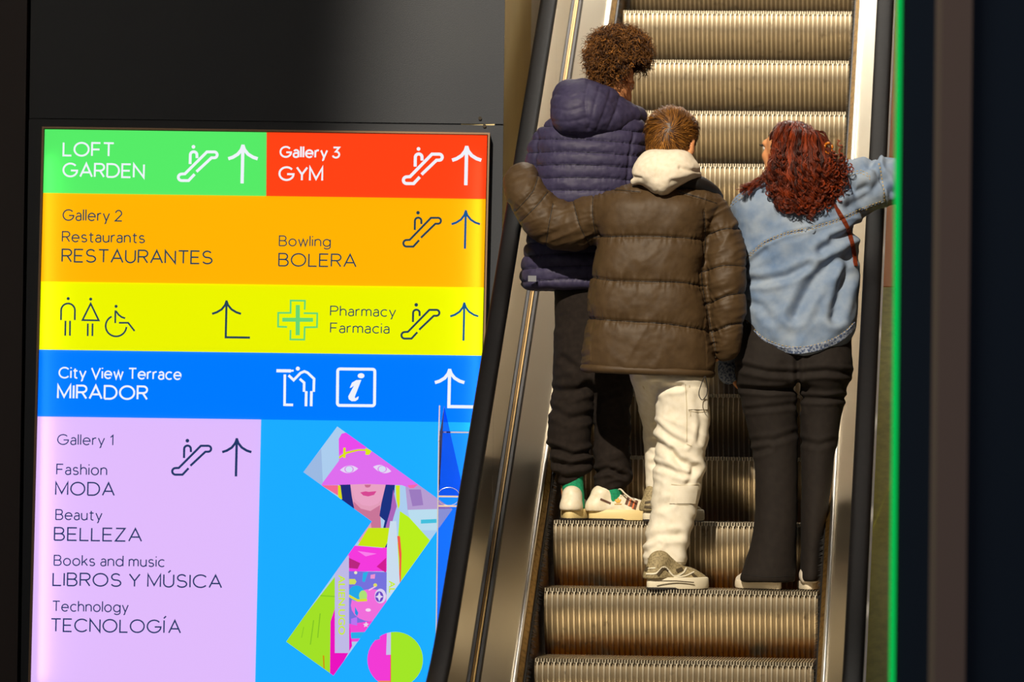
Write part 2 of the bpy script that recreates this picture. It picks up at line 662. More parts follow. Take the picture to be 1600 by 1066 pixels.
bands = [  # name, y top and bottom at the left edge, x split (None = edge), colour
    ('green_panel', 202, 301.5, None, 416, (98, 226, 116)),
    ('red_panel', 202, 301.5, 416, None, (240, 78, 28)),
    ('orange_panel', 301.5, 440, None, None, (240, 184, 6)),
    ('yellow_panel', 440, 546.5, None, None, (226, 232, 0)),
    ('blue_panel', 546.5, 651, None, None, (0, 134, 255)),
    ('pink_panel', 651, 1108, None, 408, (218, 190, 236)),
    ('sky_blue_panel', 651, 1108, 408, None, (34, 178, 255)),
]
panel = {}
for nm, y0, y1, xa, xb, c in bands:
    def cx(x, y, edge):
        return edge(y) if x is None else x + (y - (651 if x == 408 else 301)) * SV * (1 if x == 408 else .3)
    q = []
    for x, y, e in ((xa, y0, left_x), (xb, y0, right_x), (xb, y1, right_x), (xa, y1, left_x)):
        X = cx(x, y, e)
        q.append((X, top_y(y, X)))
    f = S(np.array([a for a, _ in q]), np.array([b for _, b in q]))
    k = f + np.array([0, .004, 0])
    mb = MB().add(np.concatenate([f, k]), [(0, 3, 2, 1), (4, 5, 6, 7), (0, 1, 5, 4), (1, 2, 6, 5), (2, 3, 7, 6), (3, 0, 4, 7)])
    panel[nm] = mb.build(nm, lit('print_' + nm, c, .63, .8), sign)
    panel[nm]['label'] = nm.replace('_panel', '').replace('_', ' ') + ' band of the backlit sign'

# frame: thin bright edge, box sides, back
x0, x1, x2, x3 = left_x(202) - 1.5, right_x(211) + 1.5, right_x(1108) + 1.5, left_x(1108) - 1.5
y0, y1, y2, y3 = 200.5, 210.2, 1123, 1109
inn = S(np.array([x0, x1, x2, x3]), np.array([y0, y1, y2, y3]), .004)
d = [(-.007, .007), (.007, .007), (.007, -.007), (-.007, -.007)]
outr = inn + np.array([(a, 0, b) for a, b in d])
dep = np.array([0, .075, 0])
ring = np.concatenate([inn, outr, inn + dep, outr + dep])
fr = []
for i in range(4):
    j = (i + 1) % 4
    fr += [(i, j, j + 4, i + 4), (i + 4, j + 4, j + 12, i + 12), (j, i, i + 8, j + 8)]
MB().add(ring, fr).build('frame', mat('sign_frame', (150, 122, 96), .4, .7), sign)
MB().add(outr + dep, [(0, 1, 2, 3)]).build('back_panel', mat('sign_inside', (240, 240, 240), .8), sign)
surr = [(-.035, .03), (.028, .03), (.028, -.03), (-.035, -.03)]

# tubes inside the box, behind the print, along both upright edges
for sx in (-1, 1):
    xx = np.array([left_x(640) + 10 if sx < 0 else right_x(640) - 6])
    c = S(xx, np.array([655.]), -.030)[0]
    L_ = add_light('sign_tube', 'AREA', c.tolist(), (c + np.array([-sx * 1.0, -.55, 0])).tolist(), 0.6 if sx < 0 else 0.95, (1, .97, .92),
                   shape='RECTANGLE', size=.03, size_y=2.0)
    L_.parent = sign
    L_.matrix_parent_inverse = sign.matrix_world.inverted()


# ---------------------------------------------------------------- lettering
_fc = bpy.data.curves.new('type', 'FONT')
_fo = bpy.data.objects.new('type', _fc)
COL.objects.link(_fo)


def glyphs(text, thin=0.0, res=4):
    _fc.body = text
    _fc.offset = thin
    _fc.resolution_u = res
    dg = bpy.context.evaluated_depsgraph_get()
    dg.update()
    me = bpy.data.meshes.new_from_object(_fo.evaluated_get(dg))
    v = np.array([x.co[:2] for x in me.vertices])
    f = [tuple(p.vertices) for p in me.polygons]
    bpy.data.meshes.remove(me)
    return v, f


_H = glyphs('H')[0]
CAPH = _H[:, 1].max() - _H[:, 1].min()


def stroke(mb, pts, w, off=.0012, closed=False, cap=True):
    pts = [np.array(p, float) for p in pts]
    pts = [p for i, p in enumerate(pts) if i == 0 or np.linalg.norm(p - pts[i - 1]) > .12]
    if closed:
        pts = pts + [pts[0], pts[1]]
    n = len(pts)
    L, R = [], []
    for i in range(n):
        d0 = pts[i] - pts[i - 1] if i > 0 else pts[1] - pts[0]
        d1 = pts[i + 1] - pts[i] if i < n - 1 else pts[-1] - pts[-2]
        d0 = d0 / (np.linalg.norm(d0) + 1e-9)
        d1 = d1 / (np.linalg.norm(d1) + 1e-9)
        t = d0 + d1
        t /= np.linalg.norm(t) + 1e-9
        nn = np.array([-t[1], t[0]])
        k = 1 / max(.35, nn @ np.array([-d1[1], d1[0]]))
        L.append(pts[i] + nn * w / 2 * k)
        R.append(pts[i] - nn * w / 2 * k)
    a = np.array(L + R)
    m = n - 1
    mb.add(S(a[:, 0], a[:, 1], off), [(i, i + 1, n + i + 1, n + i) for i in range(m)])
    return mb


def ga(cx, cy, rx, ry, a0, a1, n=12):
    n = max(3, int(abs(a1 - a0) / 15))
    return [(cx + rx * math.cos(math.radians(a0 + (a1 - a0) * i / n)), cy + ry * math.sin(math.radians(a0 + (a1 - a0) * i / n))) for i in range(n + 1)]


RB = [(0, 0), (0, 1), (.40, 1)] + ga(.40, .74, .26, .26, 90, -90) + [(0, .48)]
UU = [(0, 1)] + ga(.34, .34, .34, .34, 180, 360) + [(.68, 1)]
NN = [(0, .40)] + ga(.26, .43, .26, .27, 180, 0) + [(.52, 0)]
OO = ga(.32, .35, .32, .35, 0, 360)
GL = {  # single-stroke grotesque letters, cap height 1, x-height .7
    'L': [[(0, 1), (0, 0), (.56, 0)]], 'O': [ga(.5, .5, .5, .5, 0, 360)], 'F': [[(0, 0), (0, 1), (.58, 1)], [(0, .5), (.52, .5)]],
    'T': [[(0, 1), (.70, 1)], [(.35, 1), (.35, 0)]], 'G': [ga(.5, .5, .5, .5, 42, 338) + [(.985, .46), (.54, .46)]],
    'A': [[(0, 0), (.42, 1), (.84, 0)], [(.14, .33), (.70, .33)]], 'R': [RB, [(.36, .48), (.66, 0)]], 'P': [RB],
    'D': [[(0, 0), (0, 1), (.36, 1)] + ga(.36, .5, .48, .5, 90, -90) + [(0, 0)]], 'E': [[(.6, 1), (0, 1), (0, 0), (.6, 0)], [(0, .5), (.54, .5)]],
    'N': [[(0, 0), (0, 1), (.72, 0), (.72, 1)]], 'Y': [[(0, 1), (.36, .45), (.72, 1)], [(.36, .45), (.36, 0)]],
    'M': [[(0, 0), (0, 1), (.43, .12), (.86, 1), (.86, 0)]],
    'S': [ga(.33, .745, .29, .255, 28, 250) + ga(.34, .25, .33, .25, 75, -158)], 'U': [UU], '\u00da': [UU, [(.30, 1.15), (.46, 1.34)]],
    'B': [[(0, 0), (0, 1), (.36, 1)] + ga(.36, .76, .24, .24, 90, -90) + [(0, .52)], [(.34, .52)] + ga(.38, .26, .27, .26, 90, -90) + [(0, 0)]],
    'C': [ga(.5, .5, .5, .5, 42, 318)], 'I': [[(0, 1), (0, 0)]], '\u00cd': [[(0, 1), (0, 0)], [(-.03, 1.15), (.13, 1.34)]],
    'V': [[(0, 1), (.4, 0), (.8, 1)]], 'Z': [[(.02, 1), (.62, 1), (0, 0), (.66, 0)]],
    'a': [ga(.24, .49, .21, .21, 155, 0) + [(.45, 0)], [(.45, .41), (.22, .40)] + ga(.19, .20, .19, .20, 90, 270) + [(.26, 0)] + ga(.26, .19, .19, .19, 270, 350)],
    'c': [ga(.32, .35, .32, .35, 48, 312)], 'd': [OO, [(.64, 1.05), (.64, 0)]], 'e': [[(0, .37), (.64, .37)] + ga(.32, .35, .32, .35, 0, 318)],
    'g': [OO, [(.64, .7), (.64, -.04)] + ga(.34, -.05, .30, .22, 0, -150)], 'h': [[(0, 1.05), (0, 0)], NN], 'i': [[(0, .7), (0, 0)], [(0, .92), (0, 1.03)]],
    'k': [[(0, 1.05), (0, 0)], [(.46, .7), (.02, .28)], [(.18, .42), (.5, 0)]], 'l': [[(0, 1.05), (0, 0)]],
    'm': [[(0, .7), (0, 0)], [(0, .44)] + ga(.21, .47, .21, .23, 180, 0) + [(.42, 0)], [(.42, .44)] + ga(.63, .47, .21, .23, 180, 0) + [(.84, 0)]],
    'n': [[(0, .7), (0, 0)], NN], 'o': [OO], 'r': [[(0, .7), (0, 0)], [(0, .36)] + ga(.26, .42, .26, .28, 180, 75)],
    's': [ga(.23, .525, .20, .175, 25, 250) + ga(.24, .175, .23, .175, 75, -155)],
    't': [[(.16, .92), (.16, .15)] + ga(.30, .14, .14, .14, 180, 270) + [(.38, 0)], [(0, .7), (.38, .7)]],
    'u': [[(0, .7), (0, .27)] + ga(.26, .27, .26, .27, 180, 350), [(.52, .7), (.52, 0)]],
    'w': [[(0, .7), (.21, 0), (.42, .7), (.63, 0), (.84, .7)]], 'y': [[(0, .7), (.28, .02)], [(.56, .7), (.24, -.12)] + ga(.14, -.13, .11, .14, 0, -100)],
    '1': [[(0, .78), (.22, 1), (.22, 0)]], '2': [ga(.30, .71, .28, .29, 170, -25) + [(0, 0), (.62, 0)]],
    '3': [[(.02, 1), (.54, 1), (.25, .60)] + ga(.26, .30, .31, .30, 90, -160)],
}


def text(s, xa, xb, base, cap, m, wt=2.0):
    """one line of sign lettering between xa and xb; each word is a piece of its own"""
    words, x = [], 0.0
    cur = []
    for ch in s:
        if ch == ' ':
            words.append(cur)
            cur = []
            x += .36
            continue
        mx = max(p[0] for st_ in GL[ch] for p in st_)
        cur.append((ch, x))
        x += mx + (.20 if ch in 'AVTYrkwyL' else .23)
    words.append(cur)
    total = x - .20
    kx = (xb - xa) / total
    for wd in words:
        mb = MB()
        for n_, (ch, gx) in enumerate(wd):
            for q, st_ in enumerate(GL[ch]):
                pts = []
                for gx_, gy_ in st_:
                    w_ = gy_ * cap
                    px = xa + (gx + gx_) * kx
                    pts.append((px - w_ * SV, base + (px - xa) * SU - w_))
                stroke(mb, pts, wt, .0012 + .00005 * q)
        mb.build('lettering', m, sign)


TX = [('LOFT', 99, 177.4, 243, 20.2, WHITE, 2.9), ('GARDEN', 98.8, 225.2, 275.6, 20.2, WHITE, 2.9),
      ('Gallery 2', 98.5, 190.9, 344.2, 16.4, NAVYG, 1.9), ('Restaurants', 97.4, 226, 377.6, 15.6, NAVYG, 1.9),
      ('RESTAURANTES', 97, 331.6, 409, 19.4, NAVYG, 2.3),
      ('Gallery 3', 438, 530.5, 245.2, 15.8, WHITE, 2.8), ('GYM', 436.4, 504, 281.2, 20, WHITE, 3.1),
      ('Bowling', 436.4, 516.4, 384, 15.2, NAVYG, 1.7), ('BOLERA', 435.6, 556, 415.4, 19.2, NAVYG, 2.1),
      ('Pharmacy', 516.4, 617.9, 493.2, 14.6, NAVYG, 1.7), ('Farmacia', 516.4, 608.2, 519.6, 14.6, NAVYG, 1.7),
      ('City View Terrace', 92.4, 283, 590.4, 16, WHITE, 2.4), ('MIRADOR', 90.4, 230.2, 622.2, 20, WHITE, 3),
      ('Gallery 1', 90, 176.7, 694.6, 15.4, NAVY, 1.7), ('Fashion', 88.6, 167, 741.4, 15.8, NAVY, 1.8),
      ('MODA', 87, 178.3, 773.2, 19.6, NAVY, 2.2), ('Beauty', 87.2, 159, 812, 15.4, NAVY, 1.8),
      ('BELLEZA', 85, 221, 844.2, 19.6, NAVY, 2.2), ('Books and music', 84.6, 257, 883.4, 15.4, NAVY, 1.8),
      ('LIBROS Y M\u00daSICA', 82.8, 346, 915, 19.4, NAVY, 2.2), ('Technology', 82.2, 200, 955, 15.4, NAVY, 1.8),
      ('TECNOLOG\u00cdA', 79.7, 281.8, 986.6, 19.4, NAVY, 2.2)]
for s, xa, xb, base, cap, m, wt in TX:
    text(s, xa, xb, base, cap, m, wt)


# ---------------------------------------------------------------- pictograms drawn as strokes
def disc(mb, c, r, off=.0012, ry=None, n=24):
    t = np.arange(n) * 2 * math.pi / n
    return poly_px(mb, np.stack([c[0] + r * np.cos(t), c[1] + (ry or r) * np.sin(t)], 1), off)


def arc(cx, cy, r, a0, a1, n=14, ry=None):
    return [(cx + r * math.cos(math.radians(a0 + (a1 - a0) * i / n)), cy + (ry or r) * math.sin(math.radians(a0 + (a1 - a0) * i / n))) for i in range(n + 1)]


def escalator_icon(x0, y0, x1, y1, w, m):
    """rider and escalator outline, fitted to a pixel box"""
    k = (x1 - x0) / 243
    ky = (y1 - y0) / 220
    T = lambda L: [(x0 + (x - 872) * k, y0 + (y - 190) * ky) for x, y in L]
    mb = MB()
    disc(mb, T([(967, 201)])[0], 11 * k)
    stroke(mb, T([(947, 306), (948, 252)] + arc(968, 251, 20, 180, 345)[1:] + [(988, 270)]), w)
    stroke(mb, T([(985, 353), (1074, 268), (1090, 268)] + arc(1090, 250, 18, 90, -90) + [(1047, 232), (916, 366)] + arc(897, 387, 20, -90, -270) + [(938, 407), (974, 368)]), w)
    mb.build('escalator_pictogram', m, sign)


def arrow_icon(cx, y0, y1, half, w, m, foot=None):
    mb = MB()
    lean = (y1 - y0) * SV
    h = (y1 - y0)
    top = [(cx, y0), (cx + lean, y1)]
    stroke(mb, top + ([(foot, y1 + (foot - cx) * SU)] if foot else []), w)
    for sg in (-1, 1):
        c = [(cx, y0 + .02 * h), (cx + sg * .10 * half, y0 + .13 * h), (cx + sg * .34 * half, y0 + .245 * h), (cx + sg * .68 * half, y0 + .325 * h), (cx + sg * half, y0 + .365 * h)]
        pts = []
        for i in range(13):
            t = i / 12 * 4
            j = min(3, int(t))
            a = t - j
            pts.append(tuple(np.array(c[j]) * (1 - a) + np.array(c[j + 1]) * a))
        stroke(mb, pts, w, .0016)
    mb.build('arrow_pictogram', m, sign)


escalator_icon(277.3, 226.7, 341.2, 283, 4.4, WHITE)
escalator_icon(629, 229.9, 692.8, 287.7, 4.8, WHITE)
escalator_icon(629, 329.7, 690.7, 386.2, 3.2, NAVYG)
escalator_icon(626, 473.6, 688.3, 530, 3.2, NAVYG)
escalator_icon(267.8, 686, 331.7, 742.7, 3.4, NAVY)
arrow_icon(379.6, 226, 286.7, 23, 5.2, WHITE)
arrow_icon(729.2, 228, 289.5, 22.8, 5.4, WHITE)
arrow_icon(727.8, 328.4, 388.8, 22.3, 3.4, ARROW)
arrow_icon(725.5, 472.6, 532.6, 22, 3.2, ARROW)
arrow_icon(370, 684.8, 744.7, 22.8, 3.8, NAVY)
arrow_icon(354, 469.4, 527.2, 22.6, 3.4, NAVYG, 390.6)
arrow_icon(702.6, 576.5, 635.5, 23, 5.0, WHITE, 741)

Z3 = lambda L: [(x / 3.81, 430 + y / 3.81) for x, y in L]
w = 2.7
mb = MB()
disc(mb, Z3([(406, 140)])[0], 2.4)
stroke(mb, Z3([(363, 268), (364, 210)] + arc(405, 210, 41, 180, 360) + [(445, 268)]), w)
stroke(mb, Z3([(390, 272), (388, 361)]), w)
stroke(mb, Z3([(417, 272), (416, 361)]), w)
mb.build('man_pictogram', NAVYG, sign)
mb = MB()
disc(mb, Z3([(540, 143)])[0], 2.4)
stroke(mb, Z3([(540, 170), (491, 268), (588, 270)]), w, closed=True)
stroke(mb, Z3([(523, 288), (522, 363)]), w)
stroke(mb, Z3([(551, 288), (550, 363)]), w)
mb.build('woman_pictogram', NAVYG, sign)
mb = MB()
disc(mb, Z3([(691, 186)])[0], 2.4)
stroke(mb, Z3([(687, 210), (686, 286)]), w)
stroke(mb, Z3([(690, 214), (706, 236), (724, 250), (745, 257)]), w)
stroke(mb, Z3([(708, 284), (763, 284), (801, 333)]), w)
stroke(mb, Z3(arc(691, 303, 62, 245, 5, 24)), w)
mb.build('wheelchair_pictogram', NAVYG, sign)
Z4 = lambda L: [(400 + x / 3.9475, 430 + y / 3.9475) for x, y in L]
CROSS = lit('print_green', (104, 214, 116), 1)
mb = MB()
stroke(mb, Z4([(300, 214), (302, 158), (214, 157), (213, 233), (137, 233), (136, 318), (192, 320)]), 2.8)
stroke(mb, Z4([(213, 338), (212, 397), (298, 398), (300, 322), (376, 321), (378, 236), (294, 235)]), 2.8)
stroke(mb, Z4([(258, 184), (257, 371)]), 6.6)
stroke(mb, Z4([(162, 275), (352, 276)]), 6.2, .0016)
mb.build('pharmacy_cross', CROSS, sign)
mb = MB()
stroke(mb, Z4([(126, 590), (216, 591)]), 5)
stroke(mb, Z4([(216, 591), (232, 589)]), 3)
stroke(mb, Z4([(178, 613), (176, 800), (229, 801)]), 4)
disc(mb, Z4([(258, 577)])[0], 3.2)
stroke(mb, Z4([(201, 618), (232, 648), (275, 604), (298, 594), (318, 602), (358, 640), (356, 720)]), 4)
stroke(mb, Z4([(270, 640), (297, 664), (296, 720)]), 4)
stroke(mb, Z4([(310, 716), (308, 809)]), 4.2)
stroke(mb, Z4([(342, 716), (340, 809)]), 4.2)
mb.build('viewpoint_pictogram', WHITE, sign)
mb = MB()
sq = []
for cx_, cy_, a0 in ((719, 595, -90), (717, 792, 0), (516, 790, 90), (518, 593, 180)):
    sq += arc(cx_, cy_, 14, a0, a0 + 90, 5)
stroke(mb, Z4(sq), 4.6, closed=True)
t = np.arange(20) * 2 * math.pi / 20
poly_px(mb, Z4([(648 + 21 * math.cos(a), 621 + 16 * math.sin(a)) for a in t]), .0012)
stem = [(592, 664), (618, 648), (650, 646), (609, 752), (612, 760), (634, 747), (630, 766), (612, 778), (590, 778), (572, 766), (569, 748), (604, 682), (588, 694), (578, 696)]
poly_px(mb, Z4(stem), .0012)
mb.build('information_pictogram', WHITE, sign)


# ---------------------------------------------------------------- photograph printed in the shape of a bent arrow, with a dot
def clip(poly, conv):
    """cut a polygon (any) by a convex polygon given clockwise in pixel axes"""
    out = [np.array(p, float) for p in poly]
    n = len(conv)
    ar = sum(conv[i][0] * conv[(i + 1) % n][1] - conv[(i + 1) % n][0] * conv[i][1] for i in range(n))
    sg = 1 if ar > 0 else -1
    for i in range(n):
        a, b = np.array(conv[i], float), np.array(conv[(i + 1) % n], float)
        side = lambda p: sg * ((b[0] - a[0]) * (p[1] - a[1]) - (b[1] - a[1]) * (p[0] - a[0]))
        res = []
        for j in range(len(out)):
            p, q = out[j], out[(j + 1) % len(out)]
            sp, sq_ = side(p), side(q)
            if sp >= 0:
                res.append(p)
            if (sp >= 0) != (sq_ >= 0):
                res.append(p + (q - p) * sp / (sp - sq_))
        out = res
        if len(out) < 3:
            return []
    return out


Q1 = [(527, 666.5), (707, 796), (581, 815), (474, 738)]
Q2 = [(581, 815), (707, 796), (521, 1056), (447, 1003)]
QD = [(617.5 + 43.5 * math.cos(a), 1031 + 43.5 * math.sin(a)) for a in np.arange(40) * 2 * math.pi / 40]
art = flat('printed_photograph', Q1, lit('art_haze', (150, 208, 250), .95), .0006)
LAY = [0]


def layer(name, pts, rgb, where=(Q1, Q2)):
    LAY[0] += 1
    off = .0006 + .00006 * LAY[0]
    mb = MB()
    for q in where:
        c = clip(pts, q)
        if c:
            poly_px(mb, c, off)
    if mb.n:
        mb.build(name, lit('art_%d_%d_%d' % tuple(rgb), rgb, .95), art)


ZA = lambda L: [(440 + x / 5.3308, 660 + y / 5.3308) for x, y in L]
ZB = lambda L: [(440 + x / 4.7154, 840 + y / 4.7154) for x, y in L]
ZC = lambda L: [(500 + x / 5.925, 880 + y / 5.925) for x, y in L]
EL = lambda cx, cy, rx, ry, n=20: [(cx + rx * math.cos(a), cy + ry * math.sin(a)) for a in np.arange(n) * 2 * math.pi / n]
big = [(400, 640), (760, 640), (760, 1100), (400, 1100)]
layer('background', big, (176, 210, 244))
layer('background', ZA([(170, 420), (330, 220), (345, 540), (170, 560)]), (160, 190, 232))
layer('background', ZA([(1030, 520), (1420, 520), (1420, 730), (1050, 740)]), (186, 160, 214))
layer('background', ZA([(1060, 560), (1160, 560), (1180, 690), (1090, 700)]), (160, 126, 196))
layer('background', ZA([(1050, 730), (1420, 720), (1420, 900), (1090, 900)]), (190, 226, 244))
layer('background', ZA([(1160, 812), (1290, 806), (1290, 838), (1160, 845)]), (70, 196, 226))
layer('coat', ZA([(985, 740), (1060, 790), (1250, 1000), (1330, 1300), (980, 1800), (960, 1100)]), (190, 244, 30))
layer('coat', ZB([(20, 770), (400, 280), (400, 540), (360, 1030)]), (166, 230, 40))
layer('coat_fold', ZB([(286, 425), (400, 432), (400, 440), (284, 433)]), (136, 206, 40))
layer('coat_fold', ZB([(280, 560), (288, 560), (270, 740), (262, 740)]), (134, 200, 40))
layer('coat_fold', ZB([(232, 610), (240, 610), (216, 790), (208, 790)]), (134, 200, 40))
layer('coat_fold', ZB([(160, 660), (166, 660), (150, 740), (144, 740)]), (140, 206, 40))
layer('coat_fold', ZB([(303, 870), (314, 870), (318, 970), (308, 965)]), (210, 150, 20))
layer('skin', ZA([(560, 500), (870, 500), (850, 640), (820, 720), (830, 900), (850, 1000), (640, 1000), (600, 720), (575, 640)]), (232, 160, 190))
layer('neck_shade', ZA([(600, 660), (660, 720), (740, 740), (820, 690), (830, 960), (760, 960), (740, 820), (600, 720)]), (206, 120, 156))
layer('face', ZA([(566, 500), (872, 500), (850, 620), (800, 680), (740, 700), (670, 690), (610, 640)]), (238, 166, 200))
layer('hair', ZA([(480, 500), (570, 500), (585, 620), (605, 720), (600, 760), (490, 690)]), (34, 44, 122))
layer('hair', ZA([(872, 500), (945, 500), (930, 700), (870, 900), (880, 1040), (850, 1080), (830, 960), (860, 820), (815, 780), (830, 680)]), (30, 52, 132))
layer('hair_tips', ZA([(930, 560), (960, 700), (930, 800), (880, 1000), (850, 960), (870, 860), (910, 720)]), (176, 104, 190))
layer('lips', ZA([(655, 585), (700, 575), (725, 580), (790, 574), (770, 605), (720, 618), (680, 610)]), (220, 74, 150))
layer('nose', ZA([(690, 520), (745, 520), (735, 540), (715, 545), (698, 540)]), (206, 110, 150))
layer('collar', ZB([(560, 60), (640, -70), (830, -70), (760, 76)]), (204, 236, 20))
layer('satin_top', ZB([(480, 60), (560, 62), (740, 78), (790, 70), (800, 250), (480, 250)]), (250, 60, 226))
layer('satin_fold', ZB([(495, 150), (580, 190), (560, 232), (495, 225)]), (190, 40, 130))
layer('satin_fold', ZB([(770, 150), (700, 215), (770, 262)]), (214, 30, 150))
layer('satin_fold', ZB([(560, 100), (700, 120), (620, 140)]), (255, 130, 240))
layer('skirt_print', ZB([(480, 248), (780, 256), (790, 640), (480, 660)]), (122, 116, 226))
layer('skirt_print', ZB(EL(660, 500, 150, 120)), (246, 112, 224))
layer('skirt_print', ZB([(480, 640), (800, 600), (800, 760), (480, 770)]), (250, 74, 214))
layer('skirt_print', ZB([(510, 700), (800, 690), (800, 740), (510, 746)]), (42, 178, 240))
layer('skirt_print', ZB(EL(552, 412, 58, 58)), (36, 172, 238))
layer('skirt_print', ZB(EL(600, 430, 30, 40)), (178, 230, 120))
layer('skirt_print', ZB([(496, 420), (560, 456), (630, 452), (630, 470), (560, 474), (496, 440)]), (224, 226, 50))
layer('skirt_print', ZB(EL(728, 432, 42, 54)), (226, 214, 248))
layer('skirt_print', ZB(EL(720, 437, 30, 40)), (110, 74, 200))
layer('skirt_print', ZB([(720, 402), (730, 428), (750, 437), (730, 446), (720, 474), (710, 446), (690, 437), (710, 428)]), (232, 222, 250))
layer('skirt_print', ZB([(600, 262), (638, 252), (612, 330), (594, 324)]), (42, 180, 236))
layer('skirt_print', ZB([(498, 306), (540, 306), (552, 326), (540, 346), (498, 346)]), (216, 226, 90))
layer('skirt_print', ZB(EL(546, 260, 12, 11)), (240, 240, 200))
layer('skirt_print', ZB(EL(690, 352, 14, 14)), (226, 226, 100))
layer('skirt_print', ZB([(640, 384), (690, 358), (694, 366), (644, 394)]), (250, 190, 244))
layer('skirt_print', ZB([(656, 276), (690, 270), (686, 304), (654, 304)]), (246, 150, 214))
layer('skirt_print', ZB([(540, 510), (566, 556), (556, 582), (540, 560)]), (42, 150, 230))
layer('skirt_print', ZB([(512, 600), (556, 586), (556, 650), (512, 640)]), (190, 120, 246))
layer('skirt_print', ZB(EL(638, 535, 20, 12)), (250, 220, 250))
layer('skirt_print', ZB([(622, 620), (630, 634), (644, 638), (632, 646), (634, 662), (622, 654), (608, 662), (610, 646), (600, 638), (616, 634)]), (240, 214, 236))
layer('magenta_lining', ZB([(400, 500), (360, 620), (355, 1100), (520, 800), (500, 640), (400, 640)]), (240, 20, 196))
layer('red_edge', ZB([(852, -10), (872, -10), (884, 120), (878, 340), (866, 340), (868, 160)]), (250, 96, 70))
layer('strap', ZB([(392, 200), (496, 130), (498, 852), (392, 852)]), (196, 190, 236))
layer('strap', ZB([(800, -120), (845, -120), (870, 320), (870, 480), (772, 480), (776, 60)]), (206, 226, 244))
layer('hat', ZA([(478, 290), (476, 140), (500, 95), (540, 85), (590, 105), (720, 205), (1140, 520), (1110, 545), (1060, 545), (1000, 524), (720, 514), (330, 526), (345, 500), (478, 320)]), (228, 112, 244))
layer('hat_crown', ZA([(478, 270), (476, 140), (500, 95), (540, 85), (590, 105), (720, 210), (600, 222), (520, 246)]), (240, 76, 240))
layer('hat_underside', ZA([(330, 526), (470, 524), (470, 610)]), (250, 108, 150))
layer('hat_underside', ZA([(1050, 526), (1140, 516), (1100, 548), (1066, 550)]), (250, 108, 176))
layer('hat_cord', ZA([(478, 285), (540, 246), (640, 224), (740, 226), (740, 240), (640, 238), (545, 262), (480, 305)]), (222, 222, 24))
layer('hat_cord', ZA([(514, 212), (534, 212), (532, 296), (512, 296)]), (226, 236, 24))
layer('hat_cord', ZA([(700, 214), (750, 240), (728, 272), (698, 270)]), (220, 240, 24))
layer('hat_cord', ZA([(470, 526), (490, 526), (505, 640), (490, 645), (470, 620)]), (226, 226, 24))
layer('hat_cord', ZA([(950, 526), (985, 526), (985, 690), (972, 725), (955, 640)]), (216, 236, 40))
for cx_, cy_, rw, ti in ((562, 392, 76, -.08), (838, 390, 76, .25)):
    lens = [(cx_ + rw * t, cy_ + rw * t * ti + s_ * 32 * (1 - t * t)) for s_, r_ in ((-1, np.linspace(-1, 1, 12)), (1, np.linspace(1, -1, 12))) for t in r_]
    layer('hat_eye', ZA(lens), (236, 216, 252))
    layer('hat_eye', ZA(EL(cx_, cy_, 38, 30)), (226, 110, 240))
    layer('hat_eye', ZA(EL(cx_, cy_, 31, 26)), (220, 226, 250))
v, f = glyphs('ALIEN.UGO', .02)
u = (v[:, 0] - v[:, 0].min()) / np.ptp(v[:, 0])
hh = v[:, 1] / CAPH
zp = np.array(ZB([(420 + 46 * b_, 276 + 442 * a_) for a_, b_ in zip(u, hh)]))
zp2 = zp.copy()
MB().add(S(zp[:, 0], zp[:, 1], .0056), f).build('strap_lettering', lit('art_lime', (206, 240, 60), .95), art)
v, f = glyphs('AL', .02)
u = (v[:, 0] - v[:, 0].min()) / np.ptp(v[:, 0])
zp = np.array(ZB([(792 + 42 * b_, 318 + 90 * a_) for a_, b_ in zip(u, v[:, 1] / CAPH)]))
MB().add(S(zp[:, 0], zp[:, 1], .0056), f).build('strap_lettering', lit('art_lime', (206, 240, 60), .95), art)
DOT = (QD,)
layer('dot', big, (248, 60, 218), DOT)
layer('dot_strap', ZB([(776, 690), (808, 690), (806, 864), (770, 866)]), (206, 196, 240), DOT)
layer('dot_blue', ZB([(690, 735), (720, 720), (726, 748), (694, 758)]), (42, 170, 236), DOT)
layer('dot_coat', ZB([(806, 660), (1100, 660), (1100, 1100), (802, 1100)]), (166, 236, 40), DOT)
layer('dot_edge', ZB([(801, 866), (806, 866), (806, 1080), (799, 1080)]), (250, 90, 80), DOT)
layer('dot_edge', ZB([(700, 1056), (800, 1056), (800, 1080), (700, 1080)]), (240, 140, 90), DOT)
bpy.data.objects.remove(_fo)

# ================================================================== CLEAR LEAFLET STAND in front of the sign
YB = YS - .30
M_acr = glass_mat('clear_acrylic', (.86, .80, .95), 1.3)
M_acre = mat('acrylic_edge', (206, 200, 204), .25, spec=.8)
st = empty('leaflet_stand', P(np.array(735.), np.array(1700.), YB).tolist(), 'clear acrylic leaflet stand between the sign and the left handrail', 'stand')
pz = lambda x, y, dy=0.0: P(np.array(float(x)), np.array(float(y)), YB + dy)
zf = 0.0
# side blade with the pointed top
prof = [(pz(684, 1066), pz(684, 1066)[2])]
xs, zt = pz(685, 690)[0], pz(685, 690)[2]
ztip = pz(694, 634)[2]
T_ = .004


def sheet(name, pts, thick, m):
    """flat cut sheet given by world points on one plane, thickened along x or y"""
    pts = np.array(pts)
    k = pts + np.array(thick)
    n = len(pts)
    f = [tuple(range(n)), tuple(range(n, 2 * n))[::-1]] + [(i, (i + 1) % n, n + (i + 1) % n, n + i)[::-1] for i in range(n)]
    return MB().add(np.concatenate([pts, k]), f).build(name, m, st)


